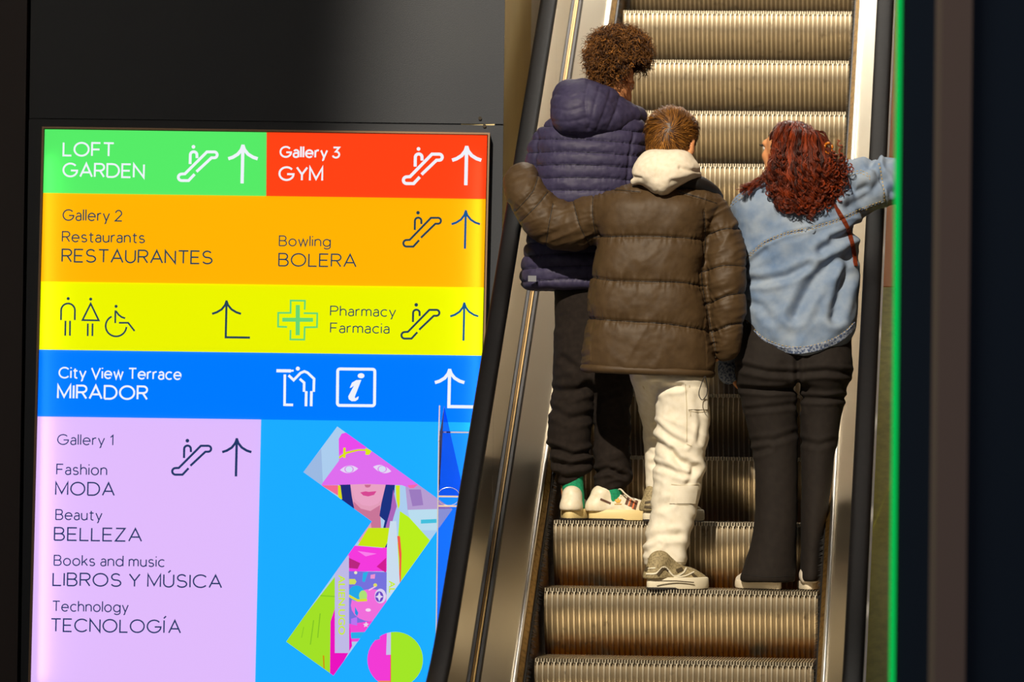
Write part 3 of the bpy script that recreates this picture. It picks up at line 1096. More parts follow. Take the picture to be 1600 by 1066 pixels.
xr_ = pz(786, 700)[0]
sheet('side_panel', [(xs, YB, zf), (xs, YB + .16, zf), (xs, YB + .16, ztip), (xs, YB + .13, ztip), (xs, YB, zt)], (T_, 0, 0), M_acr)
sheet('back_panel', [(xs, YB + .155, zf), (xr_, YB + .155, zf), (xr_, YB + .155, pz(690, 673)[2]), (xs, YB + .155, pz(690, 673)[2])], (0, .004, 0), M_acr)
sheet('front_panel', [(xs, YB, zf), (xr_, YB, zf), (xr_, YB, pz(690, 792)[2]), (xs, YB, pz(690, 792)[2])], (0, .004, 0), M_acr)
q_ = [P(np.array(a_), np.array(b_), YB + c_) for a_, b_, c_ in ((685., 690., .004), (694., 634., .09), (701., 664., .09), (726., 776., .05), (686., 776., .004))]
sheet('slanted_panel', q_, (0, .004, 0), glass_mat('blue_tinted_acrylic', (.62, .60, .86), 1.3))
e = MB()
e.box((xs - .001, YB - .002, zf), (xs + .0035, YB, zt))
e.tube([(xs + .001, YB, zt), (xs + .001, YB + .13, ztip)], .0028, 6)
e.build('cut_edge', M_acre, st)
for y in (776, 791):
    z = pz(700, y)[2]
    MB().box((xs, YB - .001, z - .003), (xr_, YB + .004, z + .003)).build('shelf_edge', mat('acrylic_lip', (236, 214, 190), .2, spec=.8), st)
MB().box((xs, YB + .150, pz(690, 675)[2] - .003), (xr_, YB + .155, pz(690, 675)[2] + .002)).build('top_edge', M_acre, st)
for px_ in (701, 758):
    c = pz(px_, 776)
    ring = [(c[0] + .042 * math.cos(t), YB + .004, c[2] + .034 * math.sin(t)) for t in np.linspace(0, 2 * math.pi, 33)]
    MB().tube(ring, .0012, 5, False).build('thumb_cutout', M_acre, st)

# ================================================================== SCULPTING TOOLS (smooth solids -> one continuous mesh)
def vnoise(p):
    p = np.asarray(p, np.float64)
    i = np.floor(p).astype(np.int64)
    f = p - i
    f = f * f * (3 - 2 * f)

    def hsh(a, b, c):
        n = (a * 73856093) ^ (b * 19349663) ^ (c * 83492791)
        n = (n ^ (n >> 13)) * 1274126177 & 0x7fffffff
        return ((n ^ (n >> 16)) & 0xffff) / 32767.5 - 1
    r = 0
    for dx in (0, 1):
        for dy in (0, 1):
            for dz in (0, 1):
                w = (f[:, 0] if dx else 1 - f[:, 0]) * (f[:, 1] if dy else 1 - f[:, 1]) * (f[:, 2] if dz else 1 - f[:, 2])
                r = r + w * hsh(i[:, 0] + dx, i[:, 1] + dy, i[:, 2] + dz)
    return r


def fbm(p, octv=3):
    p = np.asarray(p, float)
    r, a = 0, 1.0
    for k in range(octv):
        r = r + a * vnoise(p * 2 ** k + 17.3 * k)
        a *= .5
    return r


def ridge(p, octv=2):
    r, a = 0, 1.0
    for k in range(octv):
        r = r + a * (1 - 2 * np.abs(vnoise(np.asarray(p) * 2 ** k + 9.1 * k)))
        a *= .5
    return r


def resample(pts, step):
    pts = np.asarray(pts, float)
    d = np.concatenate([[0], np.cumsum(np.linalg.norm(np.diff(pts, axis=0), axis=1))])
    n = max(2, int(d[-1] / step) + 1)
    t = np.linspace(0, d[-1], n)
    return np.stack([np.interp(t, d, pts[:, k]) for k in range(pts.shape[1])], 1)


def spline(pts, n=8):
    """Catmull-Rom through the points"""
    p = np.asarray(pts, float)
    p = np.concatenate([[2 * p[0] - p[1]], p, [2 * p[-1] - p[-2]]])
    out = []
    for i in range(1, len(p) - 2):
        for t in np.arange(n) / n:
            out.append(.5 * (2 * p[i] + (p[i + 1] - p[i - 1]) * t + (2 * p[i - 1] - 5 * p[i] + 4 * p[i + 1] - p[i + 2]) * t ** 2 + (3 * p[i] - p[i - 1] - 3 * p[i + 1] + p[i + 2]) * t ** 3))
    out.append(p[-2])
    return np.array(out)


class Solid:
    def __init__(self, lo, hi, h):
        self.h = h
        self.lo = np.array(lo, float)
        self.n = np.ceil((np.array(hi) - self.lo) / h).astype(int) + 1
        self.d = np.full(self.n, 1.0, np.float32)
        self.ax = [self.lo[k] + h * np.arange(self.n[k]) for k in range(3)]

    def _blk(self, lo, hi):
        s = []
        for k in range(3):
            a = max(0, int((lo[k] - self.lo[k]) / self.h) - 1)
            b = min(self.n[k], int((hi[k] - self.lo[k]) / self.h) + 2)
            if b <= a:
                return None
            s.append(slice(a, b))
        g = [self.ax[0][s[0]][:, None, None], self.ax[1][s[1]][None, :, None], self.ax[2][s[2]][None, None, :]]
        return tuple(s), g

    def _join(self, s, v, k, cut=False):
        a = self.d[s]
        if cut:
            self.d[s] = np.maximum(a, -v)
            return
        v = v.astype(np.float32)
        h = np.clip(.5 + .5 * (a - v) / k, 0, 1)
        self.d[s] = a * (1 - h) + v * h - k * h * (1 - h)

    def chain(self, pts, rad, k=.02, fy=1.0, smooth=True):
        """tapered limb through world points; fy squashes it front to back"""
        pts = np.asarray(pts, float)
        rad = np.broadcast_to(np.asarray(rad, float), (len(pts),))
        if smooth and len(pts) > 2:
            q = spline(np.concatenate([pts, rad[:, None]], 1), 4)
            pts, rad = q[:, :3], q[:, 3]
        pad = rad.max() + k + 2 * self.h
        b = self._blk(pts.min(0) - pad, pts.max(0) + pad)
        if b is None:
            return self
        s, g = b
        best = None
        for i in range(len(pts) - 1):
            a, c = pts[i], pts[i + 1]
            e = (c - a) * np.array([1, 1 / fy, 1])
            L = e @ e + 1e-12
            px, py, pz = g[0] - a[0], (g[1] - a[1]) / fy, g[2] - a[2]
            t = np.clip((px * e[0] + py * e[1] + pz * e[2]) / L, 0, 1)
            d = np.sqrt((px - t * e[0]) ** 2 + (py - t * e[1]) ** 2 + (pz - t * e[2]) ** 2) - (rad[i] + t * (rad[i + 1] - rad[i]))
            best = d if best is None else np.minimum(best, d)
        self._join(s, best, k)
        return self

    def ell(self, c, r, k=.02, R=None, cut=False):
        c, r = np.asarray(c, float), np.asarray(r, float)
        pad = r.max() + k + 2 * self.h
        b = self._blk(c - pad, c + pad)
        if b is None:
            return self
        s, g = b
        x, y, z = g[0] - c[0], g[1] - c[1], g[2] - c[2]
        if R is not None:
            x, y, z = [R[0, j] * x + R[1, j] * y + R[2, j] * z for j in range(3)]
        q = np.sqrt((x / r[0]) ** 2 + (y / r[1]) ** 2 + (z / r[2]) ** 2)
        q2 = np.sqrt((x / r[0] ** 2) ** 2 + (y / r[1] ** 2) ** 2 + (z / r[2] ** 2) ** 2) + 1e-9
        self._join(s, q * (q - 1) / q2, k, cut)
        return self

    def stack(self, z, cx, rx, cy, ry, k=.03, n=2.3, capr=.015):
        """upright form from level oval sections (z rising)"""
        z, cx, rx, cy, ry = [np.asarray(v, float) for v in (z, cx, rx, cy, ry)]
        o = np.argsort(z)
        q = spline(np.stack([z[o], cx[o], rx[o], cy[o], ry[o]], 1), 6)
        z, cx, rx, cy, ry = q.T
        pad = k + 2 * self.h
        b = self._blk((np.min(cx - rx) - pad, np.min(cy - ry) - pad, z[0] - pad), (np.max(cx + rx) + pad, np.max(cy + ry) + pad, z[-1] + pad))
        if b is None:
            return self
        s, g = b
        zz = g[2].ravel()
        CX, RX, CY, RY = [np.interp(zz, z, v)[None, None, :] for v in (cx, rx, cy, ry)]
        x, y = np.abs(g[0] - CX) / RX, np.abs(g[1] - CY) / RY
        q = (x ** n + y ** n) ** (1 / n)
        side = (q - 1) * np.minimum(RX, RY)
        cap = np.maximum(z[0] - g[2], g[2] - z[-1])
        m = np.maximum(side, cap)
        h = np.clip(capr - np.abs(side - cap), 0, None) / capr
        self._join(s, m + h * h * capr * .25, k)
        return self

    def cut_below(self, zc):
        self.d = np.maximum(self.d, (zc - self.ax[2])[None, None, :].astype(np.float32))
        return self

    def mesh(self, smooth=2):
        d, h = self.d, self.h
        sg = d < 0
        nx, ny, nz = np.array(d.shape) - 1
        cnt = np.zeros((nx, ny, nz), np.int8)
        for i in (0, 1):
            for j in (0, 1):
                for k in (0, 1):
                    cnt += sg[i:nx + i, j:ny + j, k:nz + k]
        act = (cnt > 0) & (cnt < 8)
        idx = np.argwhere(act)
        vid = np.full(act.shape, -1, np.int64)
        vid[act] = np.arange(len(idx))
        acc = np.zeros((len(idx), 3))
        num = np.zeros(len(idx))
        C = [(i, j, k) for i in (0, 1) for j in (0, 1) for k in (0, 1)]
        I, J, K = idx.T
        for a in C:
            for b in C:
                if sum(b) - sum(a) == 1 and all(y >= x for x, y in zip(a, b)):
                    da = d[I + a[0], J + a[1], K + a[2]].astype(float)
                    db = d[I + b[0], J + b[1], K + b[2]].astype(float)
                    x = (da < 0) != (db < 0)
                    t = np.where(x, da / np.where(da == db, 1, da - db), 0)
                    p = np.array(a)[None] + t[:, None] * (np.array(b) - np.array(a))[None]
                    acc[x] += p[x]
                    num[x] += 1
        v = self.lo + h * (idx + acc / num[:, None])
        F = []
        for ax in range(3):
            o1, o2 = [k for k in range(3) if k != ax]
            sl0 = [slice(None)] * 3
            sl1 = [slice(None)] * 3
            sl0[ax], sl1[ax] = slice(0, -1), slice(1, None)
            e = sg[tuple(sl0)] != sg[tuple(sl1)]
            ii = np.argwhere(e)
            ok = (ii[:, o1] > 0) & (ii[:, o2] > 0) & (ii[:, o1] < act.shape[o1]) & (ii[:, o2] < act.shape[o2])
            ii = ii[ok]
            q = []
            for u, w in ((0, 0), (1, 0), (1, 1), (0, 1)):
                c = ii.copy()
                c[:, o1] -= u
                c[:, o2] -= w
                q.append(vid[c[:, 0], c[:, 1], c[:, 2]])
            q = np.stack(q, 1)
            ins = sg[ii[:, 0], ii[:, 1], ii[:, 2]]
            flip = ins if ax != 1 else ~ins
            q[~flip] = q[~flip][:, ::-1]
            F.append(q)
        F = np.concatenate(F)
        F = F[(F >= 0).all(1)]
        for _ in range(smooth):
            v = relax(v, F, .5)
        return v, F


def relax(v, F, w):
    s = np.zeros_like(v)
    n = np.zeros(len(v))
    for a, b in ((0, 1), (1, 2), (2, 3), (3, 0)):
        np.add.at(s, F[:, a], v[F[:, b]])
        np.add.at(n, F[:, a], 1)
        np.add.at(s, F[:, b], v[F[:, a]])
        np.add.at(n, F[:, b], 1)
    return v * (1 - w) + w * s / np.maximum(n, 1)[:, None]


def vnormals(v, F):
    a = np.cross(v[F[:, 2]] - v[F[:, 0]], v[F[:, 3]] - v[F[:, 1]])
    n = np.zeros_like(v)
    for k in range(4):
        np.add.at(n, F[:, k], a)
    return n / (np.linalg.norm(n, axis=1)[:, None] + 1e-12)


def quad_object(name, v, F, m, parent=None, origin=None, smooth=True):
    """fast mesh object from vertex and quad (or triangle) arrays"""
    me = bpy.data.meshes.new(name)
    v = np.asarray(v, float)
    if origin is not None:
        v = v - np.asarray(origin)
    k = F.shape[1]
    me.vertices.add(len(v))
    me.vertices.foreach_set('co', v.astype(np.float32).ravel())
    me.loops.add(F.size)
    me.loops.foreach_set('vertex_index', F.astype(np.int32).ravel())
    me.polygons.add(len(F))
    me.polygons.foreach_set('loop_start', np.arange(0, F.size, k, dtype=np.int32))
    me.polygons.foreach_set('loop_total', np.full(len(F), k, dtype=np.int32))
    me.update(calc_edges=True)
    me.validate()
    if smooth:
        me.polygons.foreach_set('use_smooth', [True] * len(me.polygons))
    o = bpy.data.objects.new(name, me)
    COL.objects.link(o)
    me.materials.append(m)
    if origin is not None:
        o.location = origin
    if parent is not None:
        bpy.context.view_layer.update()
        o.parent = parent
        o.matrix_parent_inverse = parent.matrix_world.inverted()
    return o


def pdist(u, v, line):
    """distance in frame units from points to a polyline, and the position along it"""
    line = np.asarray(line, float)
    best = np.full(len(u), 1e9)
    along = np.zeros(len(u))
    L0 = 0
    for a, b in zip(line[:-1], line[1:]):
        e = b - a
        L = np.linalg.norm(e)
        t = np.clip(((u - a[0]) * e[0] + (v - a[1]) * e[1]) / (L * L), 0, 1)
        d = np.hypot(u - a[0] - t * e[0], v - a[1] - t * e[1])
        m = d < best
        best[m] = d[m]
        along[m] = L0 + t[m] * L
        L0 += L
    return best, along


class Cloth:
    """a finished garment surface, for laying seams, straps and pockets on it"""

    def __init__(self, v, F):
        self.bvh = BVHTree.FromPolygons(v.tolist(), F.tolist())

    def lay(self, pts, step=2.0, lift=.0015):
        out, nr = [], []
        for x, y in resample(spline(pts, 6) if len(pts) > 2 else pts, step):
            d = ray(x, y)
            d = d / np.linalg.norm(d)
            loc, n, i, t = self.bvh.ray_cast(Vector(CAM), Vector(d))
            if loc is None:
                continue
            n = np.array(n)
            if n @ d > 0:
                n = -n
            out.append(np.array(loc) + n * lift)
            nr.append(n)
        return np.array(out), np.array(nr)


def strip(mb, pts, nr, w, th=.0015):
    """flat band that follows points on a surface"""
    t = np.gradient(pts, axis=0)
    t /= np.linalg.norm(t, axis=1)[:, None] + 1e-12
    s = np.cross(t, nr)
    s /= np.linalg.norm(s, axis=1)[:, None] + 1e-12
    r = np.stack([pts + s * w / 2, pts + s * w / 2 * .9 + nr * th, pts - s * w / 2 * .9 + nr * th, pts - s * w / 2], 1)
    mb.loft(r)


def patch(cloth, poly_rows, lift=.002):
    """grid of points laid on a surface: rows of (x, y) -> verts, quads"""
    vs = []
    for row in poly_rows:
        p, n = [], []
        for x, y in row:
            d = ray(x, y)
            d = d / np.linalg.norm(d)
            loc, nn, i, t = cloth.bvh.ray_cast(Vector(CAM), Vector(d))
            if loc is None:
                return None
            nn = np.array(nn)
            if nn @ d > 0:
                nn = -nn
            p.append(np.array(loc) + nn * lift)
        vs.append(p)
    vs = np.array(vs)
    r, c = vs.shape[:2]
    F = np.array([(i * c + j, i * c + j + 1, (i + 1) * c + j + 1, (i + 1) * c + j) for i in range(r - 1) for j in range(c - 1)])
    return vs.reshape(-1, 3), F


def strands(paths, rad, sides=3):
    """many hairs at once: paths (n, k, 3), rad (k,) -> verts, quads"""
    n, k = paths.shape[:2]
    t = np.gradient(paths, axis=1)
    t /= np.linalg.norm(t, axis=2)[..., None] + 1e-9
    up = np.array([.31, .77, .55])
    a = np.cross(t, up)
    a /= np.linalg.norm(a, axis=2)[..., None] + 1e-9
    b = np.cross(t, a)
    rad = np.broadcast_to(np.asarray(rad, float), (n, k)) if np.ndim(rad) < 2 else rad
    ang = np.arange(sides) * 2 * math.pi / sides
    v = paths[:, :, None, :] + rad[:, :, None, None] * (np.cos(ang)[None, None, :, None] * a[:, :, None, :] + np.sin(ang)[None, None, :, None] * b[:, :, None, :])
    base = (np.arange(n) * k * sides)[:, None, None]
    i = np.arange(k - 1)[None, :, None] * sides
    j = np.arange(sides)[None, None, :]
    j2 = (j + 1) % sides
    F = np.stack([base + i + j, base + i + j2, base + i + sides + j2, base + i + sides + j], -1).reshape(-1, 4)
    return v.reshape(-1, 3), F


def hair_mat(name, dark, light, rough=.5):
    """hair whose strands differ in colour from one to the next"""
    m = mat(name, dark, rough, spec=.4)
    nt = m.node_tree
    at = nt.nodes.new('ShaderNodeAttribute')
    at.attribute_name = 'tint'
    x = nt.nodes.new('ShaderNodeMix')
    x.data_type = 'RGBA'
    x.inputs[6].default_value = lin(dark)
    x.inputs[7].default_value = lin(light)
    nt.links.new(at.outputs['Fac'], x.inputs[0])
    nt.links.new(x.outputs[2], nt.nodes['Principled BSDF'].inputs['Base Color'])
    return m


def tint(o, per_strand):
    """own shade for every strand of a hair mesh"""
    n = len(o.data.vertices)
    a = o.data.attributes.new('tint', 'FLOAT', 'POINT')
    a.data.foreach_set('value', np.repeat(per_strand, n // len(per_strand)).astype(np.float32))


def rot(yaw, pitch=0.0, roll=0.0):
    """head frame: columns are right, forward (face), up; yaw > 0 turns the face to the picture's right"""
    y, p, r = math.radians(yaw), math.radians(pitch), math.radians(roll)
    Rz = np.array([[math.cos(y), math.sin(y), 0], [-math.sin(y), math.cos(y), 0], [0, 0, 1]])
    Rx = np.array([[1, 0, 0], [0, math.cos(p), -math.sin(p)], [0, math.sin(p), math.cos(p)]])
    Ry = np.array([[math.cos(r), 0, math.sin(r)], [0, 1, 0], [-math.sin(r), 0, math.cos(r)]])
    return Rz @ Rx @ Ry


def head(S_, c, R, s=1.0):
    T = lambda x, y, z: c + R @ (np.array([x, y, z]) * s)
    S_.ell(T(0, -.012, .03), np.array([.074, .094, .086]) * s, .02, R)
    S_.ell(T(0, .03, -.035), np.array([.057, .062, .074]) * s, .02, R)
    for g in (-1, 1):
        S_.chain([T(g * .052, -.002, -.045), T(g * .040, .04, -.082), T(0, .068, -.096)], [.018 * s, .018 * s, .02 * s], .015)
        S_.ell(T(g * .036, .064, -.022), np.array([.022, .02, .022]) * s, .015, R)
    S_.chain([T(-.042, .074, .024), T(0, .088, .026), T(.042, .074, .024)], .013 * s, .012)
    for g in (-1, 1):
        S_.ell(T(g * .031, .097, .004), np.array([.017, .013, .011]) * s, R=R, cut=True)
    S_.chain([T(0, .084, .014), T(0, .098, -.006), T(0, .110, -.026)], [.008 * s, .0095 * s, .012 * s], .008)
    for g in (-1, 1):
        S_.ell(T(g * .012, .096, -.031), np.array([.009, .010, .008]) * s, .006, R)
    S_.ell(T(0, .088, -.053), np.array([.023, .011, .007]) * s, .006, R)
    S_.ell(T(0, .086, -.064), np.array([.020, .011, .007]) * s, .006, R)
    S_.ell(T(0, .074, -.094), np.array([.021, .018, .016]) * s, .012, R)
    for g in (-1, 1):
        S_.ell(T(g * .081, -.012, -.006), np.array([.013, .021, .034]) * s, .006, R)
        S_.ell(T(g * .092, -.004, -.002), np.array([.006, .011, .018]) * s, R=R, cut=True)
    return T


def eyes(c, R, s, parent):
    for g in (-1, 1):
        p = c + R @ (np.array([g * .031, .078, .004]) * s)
        v, F = Solid(p - .02, p + .02, .0022).ell(p, np.array([.0125] * 3) * s, .001).mesh(1)
        o = quad_object('eye', v, F, mat('eye_white', (226, 220, 212), .2), parent)
        q = p + R @ np.array([0, .0095 * s, 0])
        v, F = Solid(q - .012, q + .012, .0016).ell(q, np.array([.006, .0045, .006]) * s, .001, R).mesh(1)
        quad_object('iris', v, F, mat('eye_brown', (58, 36, 22), .15), o)


def hand(S_, wrist, fwd, palm, side, curl=.5, s=1.0):
    """palm, four unequal bent fingers and a thumb; fwd = knuckle direction, palm = the way the palm faces, side = thumb side (+1/-1)"""
    f = np.asarray(fwd, float)
    f /= np.linalg.norm(f)
    n = np.asarray(palm, float)
    n = n - f * (n @ f)
    n /= np.linalg.norm(n)
    x = np.cross(f, n) * side
    R = np.stack([x, f, n], 1)
    S_.chain([wrist, wrist + f * .03], [.027 * s, .028 * s], .015)
    S_.ell(wrist + f * .055 * s, np.array([.040, .048, .016]) * s, .012, R)
    for i, (ox, L) in enumerate(((.030, .072), (.010, .080), (-.010, .074), (-.029, .058))):
        p = wrist + f * (.092 - .004 * abs(i - 1)) * s + x * ox * s
        pts = [p - f * .02 * s, p]
        a = 0
        for j, fr in enumerate((.45, .32, .26)):
            a += curl * (.7 + .3 * j)
            p = p + (f * math.cos(a) + n * math.sin(a)) * L * fr * s
            pts.append(p)
        S_.chain(pts, np.array([.0095, .0092, .0086, .0078, .0066]) * s, .003, smooth=False)
    p = wrist + f * .025 * s + x * .034 * s
    q = p + (f * .55 + x * .75 + n * .2) * .036 * s
    S_.chain([wrist + f * .02 * s + x * .018 * s, p, q, q + (f * .85 + x * .25 + n * .4) * .03 * s], np.array([.015, .0125, .0105, .008]) * s, .005, smooth=False)

# ================================================================== PEOPLE
M_skin = mat('skin', (232, 164, 112), .5, noise=(30, (220, 146, 96), .4, .7), spec=.4)
Z1, Z2 = EZ + RISE, EZ + 2 * RISE              # the treads they stand on


def rows_stack(S_, rows, Y, k=.03, n=2.3, fx=1.0, grow=0.0, capr=.015):
    """rows of (py, x left, x right, depth offset, half depth) in frame pixels at distance Y"""
    a = np.array(rows, float)
    l, r = P(a[:, 1], a[:, 0], Y), P(a[:, 2], a[:, 0], Y)
    S_.stack((l[:, 2] + r[:, 2]) / 2, (l[:, 0] + r[:, 0]) / 2, (r[:, 0] - l[:, 0]) / 2 * fx + grow, Y + a[:, 3], a[:, 4] + grow, k, n, capr)
    return S_


def pp(Y, *pts):
    """(x, y, depth offset) in frame pixels -> world points"""
    return np.array([P(np.array(float(x)), np.array(float(y)), Y + d) for x, y, d in pts])


def box_px(Y, x0, y0, x1, y1, d0, d1):
    a, b = P(np.array(float(x0)), np.array(float(y1)), Y), P(np.array(float(x1)), np.array(float(y0)), Y)
    return (a[0], Y + d0, a[2]), (b[0], Y + d1, b[2])


PX = 19.0 / F_PX                                # metres per frame pixel where they stand


def shoe(parent, heel, ang, L, upper, sole, z, wide=1.0, name='shoe', sole_h=.030, collar=.085, flare=0.0):
    """low shoe: one upper, a sole; heel = (x, y) world, ang = direction of the toe from +x (degrees)"""
    a = math.radians(ang)
    f = np.array([math.cos(a), math.sin(a), 0])
    s = np.array([-f[1], f[0], 0])
    T = lambda u, w, h: np.array([heel[0], heel[1], z]) + f * u * L + s * w * wide + np.array([0, 0, h])
    lo = np.min([T(u, w, 0) for u in (-.1, 1.1) for w in (-.07, .07)], 0) - .01
    hi = np.max([T(u, w, .16) for u in (-.1, 1.1) for w in (-.07, .07)], 0) + .01
    S_ = Solid(lo, hi, .004)
    S_.chain([T(.10, 0, .045), T(.38, 0, .046), T(.66, .003, .036), T(.87, .004, .026)], [.034 * wide, .037 * wide, .042 * wide, .030 * wide], .02)
    S_.chain([T(.115, 0, .05), T(.17, 0, collar)], [.034, .036], .02)
    S_.chain([T(.45, 0, .07), T(.24, 0, collar + .004)], [.026, .030], .02)
    S_.cut_below(z + sole_h - .006)
    v, F = S_.mesh(2)
    o = quad_object(name, v, F, upper, parent)
    out = []
    for t in np.linspace(0, 2 * math.pi, 48, endpoint=False):
        u = .5 + .5 * math.cos(t)
        w = math.sin(t) * (.042 + .012 * math.sin((u - .25) * math.pi)) * (1 if u > .1 else 1)
        out.append((u, math.copysign(abs(w) ** .85 * .052 ** .15, w)))
    rings = []
    for h, gr in ((0.001, .97), (.006, 1.0), (sole_h * .6, 1.0), (sole_h * .92, .985), (sole_h, .95)):
        rings.append([T(.5 + (u - .5) * (gr if u > .5 else gr + flare), w * gr, h + .010 * max(0, u - .8) * (1 if h < .01 else .6)) for u, w in out])
    so = MB().loft(rings).build('sole', sole, o, True)
    smooth_by_angle(so, 50)
    return o, Cloth(v, F), T


# ---------------------------------------------------------------- the tall one in front, left: navy quilted jacket
YL = 19.08
baseL = np.array([P(np.array(925.), np.array(805.), YL)[0], YL, Z2])
lo, hi = box_px(YL, 790, 20, 1050, 830, -.40, .62)
S_ = Solid(lo, hi, .0062)
hcL = P(np.array(957.), np.array(119.), YL + .05)
RL = rot(30, -6, -4)
TL = head(S_, hcL, RL, 1.0)
S_.chain([hcL + np.array([-.01, -.02, -.06]), P(np.array(946.), np.array(172.), YL + .01), P(np.array(930.), np.array(215.), YL)], [.055, .057, .075], .03)
rows_stack(S_, [(195, 880, 975, 0, .07), (230, 856, 990, 0, .10), (300, 862, 976, 0, .11), (380, 868, 962, 0, .10), (440, 872, 962, 0, .10), (520, 880, 968, 0, .10)], YL, .04)
S_.chain(pp(YL, (899, 500, 0), (894, 620, .01), (890, 700, -.01), (891, 790, -.02)), [.060, .050, .042, .030], .02)
S_.chain(pp(YL, (953, 500, 0), (957, 620, .01), (957, 700, -.01), (954, 790, -.02)), [.060, .050, .042, .030], .02)
S_.chain(pp(YL, (872, 222, .01), (846, 318, .06), (866, 346, .25)), [.05, .042, .03], .03)
S_.chain(pp(YL, (978, 222, .01), (1000, 320, .08), (986, 350, .28)), [.05, .042, .03], .03)
hand(S_, pp(YL, (866, 346, .25))[0], (.8, .5, .1), (0, -.5, -1), -1, .6)
hand(S_, pp(YL, (986, 350, .28))[0], (-.5, 1, .2), (-.3, 0, -1), 1, .5)
for x0 in (892, 955):
    S_.chain(pp(YL, (x0, 790, -.02), (x0 + 4, 800, .12)), [.03, .026], .02)
v, F = S_.mesh(2)
pl = quad_object('person', v, F, M_skin, None, baseL)
tag(pl, 'person with curly brown hair and navy quilted jacket, on the higher step at left', 'person')
eyes(hcL, RL, 1.0, pl)

# trousers
M_jog = mat('dark_jogger_cloth', (31, 25, 22), .9, noise=(60, (38, 31, 27), .4, .7), bump=(500, .12), spec=.2)
lo, hi = box_px(YL, 845, 420, 1000, 775, -.22, .24)
S_ = Solid(lo, hi, .0055)
rows_stack(S_, [(430, 864, 972, 0, .125), (480, 866, 976, 0, .13), (540, 868, 984, 0, .13), (585, 867, 988, 0, .125), (602, 868, 986, 0, .11)], YL, .03)
rows_stack(S_, [(520, 868, 930, 0, .11), (580, 866, 931, .0, .11), (625, 861, 927, 0, .10), (660, 858, 923, -.005, .095), (700, 859, 921, -.01, .09), (722, 861, 923, -.01, .086), (735, 866, 920, -.015, .08), (744, 873, 909, -.02, .055), (756, 874, 906, -.02, .050)], YL, .02, capr=.01)
rows_stack(S_, [(520, 924, 986, 0, .11), (580, 926, 990, 0, .11), (630, 929, 986, 0, .10), (680, 930, 984, -.005, .09), (720, 931, 983, -.01, .085), (742, 932, 985, -.01, .08), (758, 931, 978, -.015, .066), (768, 937, 966, -.02, .048)], YL, .02, capr=.01)
v, F = S_.mesh(2)
n = vnormals(v, F)
u, w = to_px(v)
low = np.clip((w - 560) / 150, 0, 1)
d = .0045 * ridge(np.stack([u / 60, v[:, 1] * 5, (w + .30 * u) / 22], 1)) * (.3 + low) + .005 * fbm(np.stack([u / 30, v[:, 1] * 8, w / 40], 1)) * .5
for line, amp, wd in (([(868, 610), (900, 612), (922, 600)], .008, 5), ([(862, 640), (890, 655), (920, 650)], .007, 5), ([(862, 700), (895, 712), (922, 706)], .010, 4), ([(866, 722), (890, 730), (916, 724)], .010, 4),
                      ([(934, 738), (950, 733), (976, 744)], .010, 3.5), ([(880, 560), (905, 580), (918, 610)], .006, 5), ([(960, 600), (985, 640)], .004, 6)):
    q, _ = pdist(u, w, line)
    d += -amp * np.exp(-(q / wd) ** 2) + amp * .6 * np.exp(-((q - 2.2 * wd) / wd) ** 2)
v = v + n * d[:, None]
tr = quad_object('trousers', v, F, M_jog, pl)

# navy quilted jacket: body and sleeves in one, rows of narrow baffles
M_navyj = mat('navy_quilt', (60, 55, 84), .60, noise=(45, (50, 46, 74), .4, .7), bump=(300, .06), spec=.35)
lo, hi = box_px(YL, 780, 120, 1045, 470, -.30, .56)
S_ = Solid(lo, hi, .0042)
rows_stack(S_, [(176, 898, 984, -.01, .075), (190, 866, 1002, -.01, .105), (212, 846, 1006, -.01, .135), (250, 840, 1004, -.01, .155), (320, 834, 998, 0, .16), (380, 824, 988, 0, .16), (420, 816, 976, 0, .165), (441, 814, 972, 0, .165), (452, 820, 968, 0, .155)], YL, .03, 2.4, capr=.02)
S_.chain(pp(YL, (872, 212, 0), (852, 240, .01), (846, 318, .06), (866, 346, .25)), [.055, .062, .056, .045], .03)
S_.chain(pp(YL, (978, 208, 0), (992, 240, .02), (1000, 320, .08), (986, 350, .28)), [.055, .060, .056, .045], .03)
v, F = S_.mesh(2)
n = vnormals(v, F)
u, w = to_px(v)
bow = .00055 * (u - 905) ** 2 + .035 * (u - 905) * np.clip((300 - w) / 80, -.3, 1.0)
vv = w - bow
ph = vv / 19.8
fr = ph - np.floor(ph)
puff = np.sqrt(np.abs(np.sin(math.pi * fr)))
tuft = ridge(np.stack([u / 5.5, np.floor(ph) * 3.1, w / 26], 1), 2)
near = np.exp(-(np.minimum(fr, 1 - fr) * 19.8 / 5.0) ** 2)
d = .0125 * puff - .005 + .0026 * tuft * near + .003 * fbm(np.stack([u / 26, v[:, 1] * 9, w / 16], 1)) * puff
for line in ([(990, 208), (983, 240), (979, 280), (980, 330)], [(842, 208), (838, 250), (834, 300)]):
    q, _ = pdist(u, w, line)
    d -= .006 * np.exp(-(q / 2.5) ** 2)
v = v + n * d[:, None]
jl = quad_object('jacket', v, F, M_navyj, pl)
cl_ = Cloth(v, F)
M_nseam = mat('navy_seam', (26, 24, 48), .7)
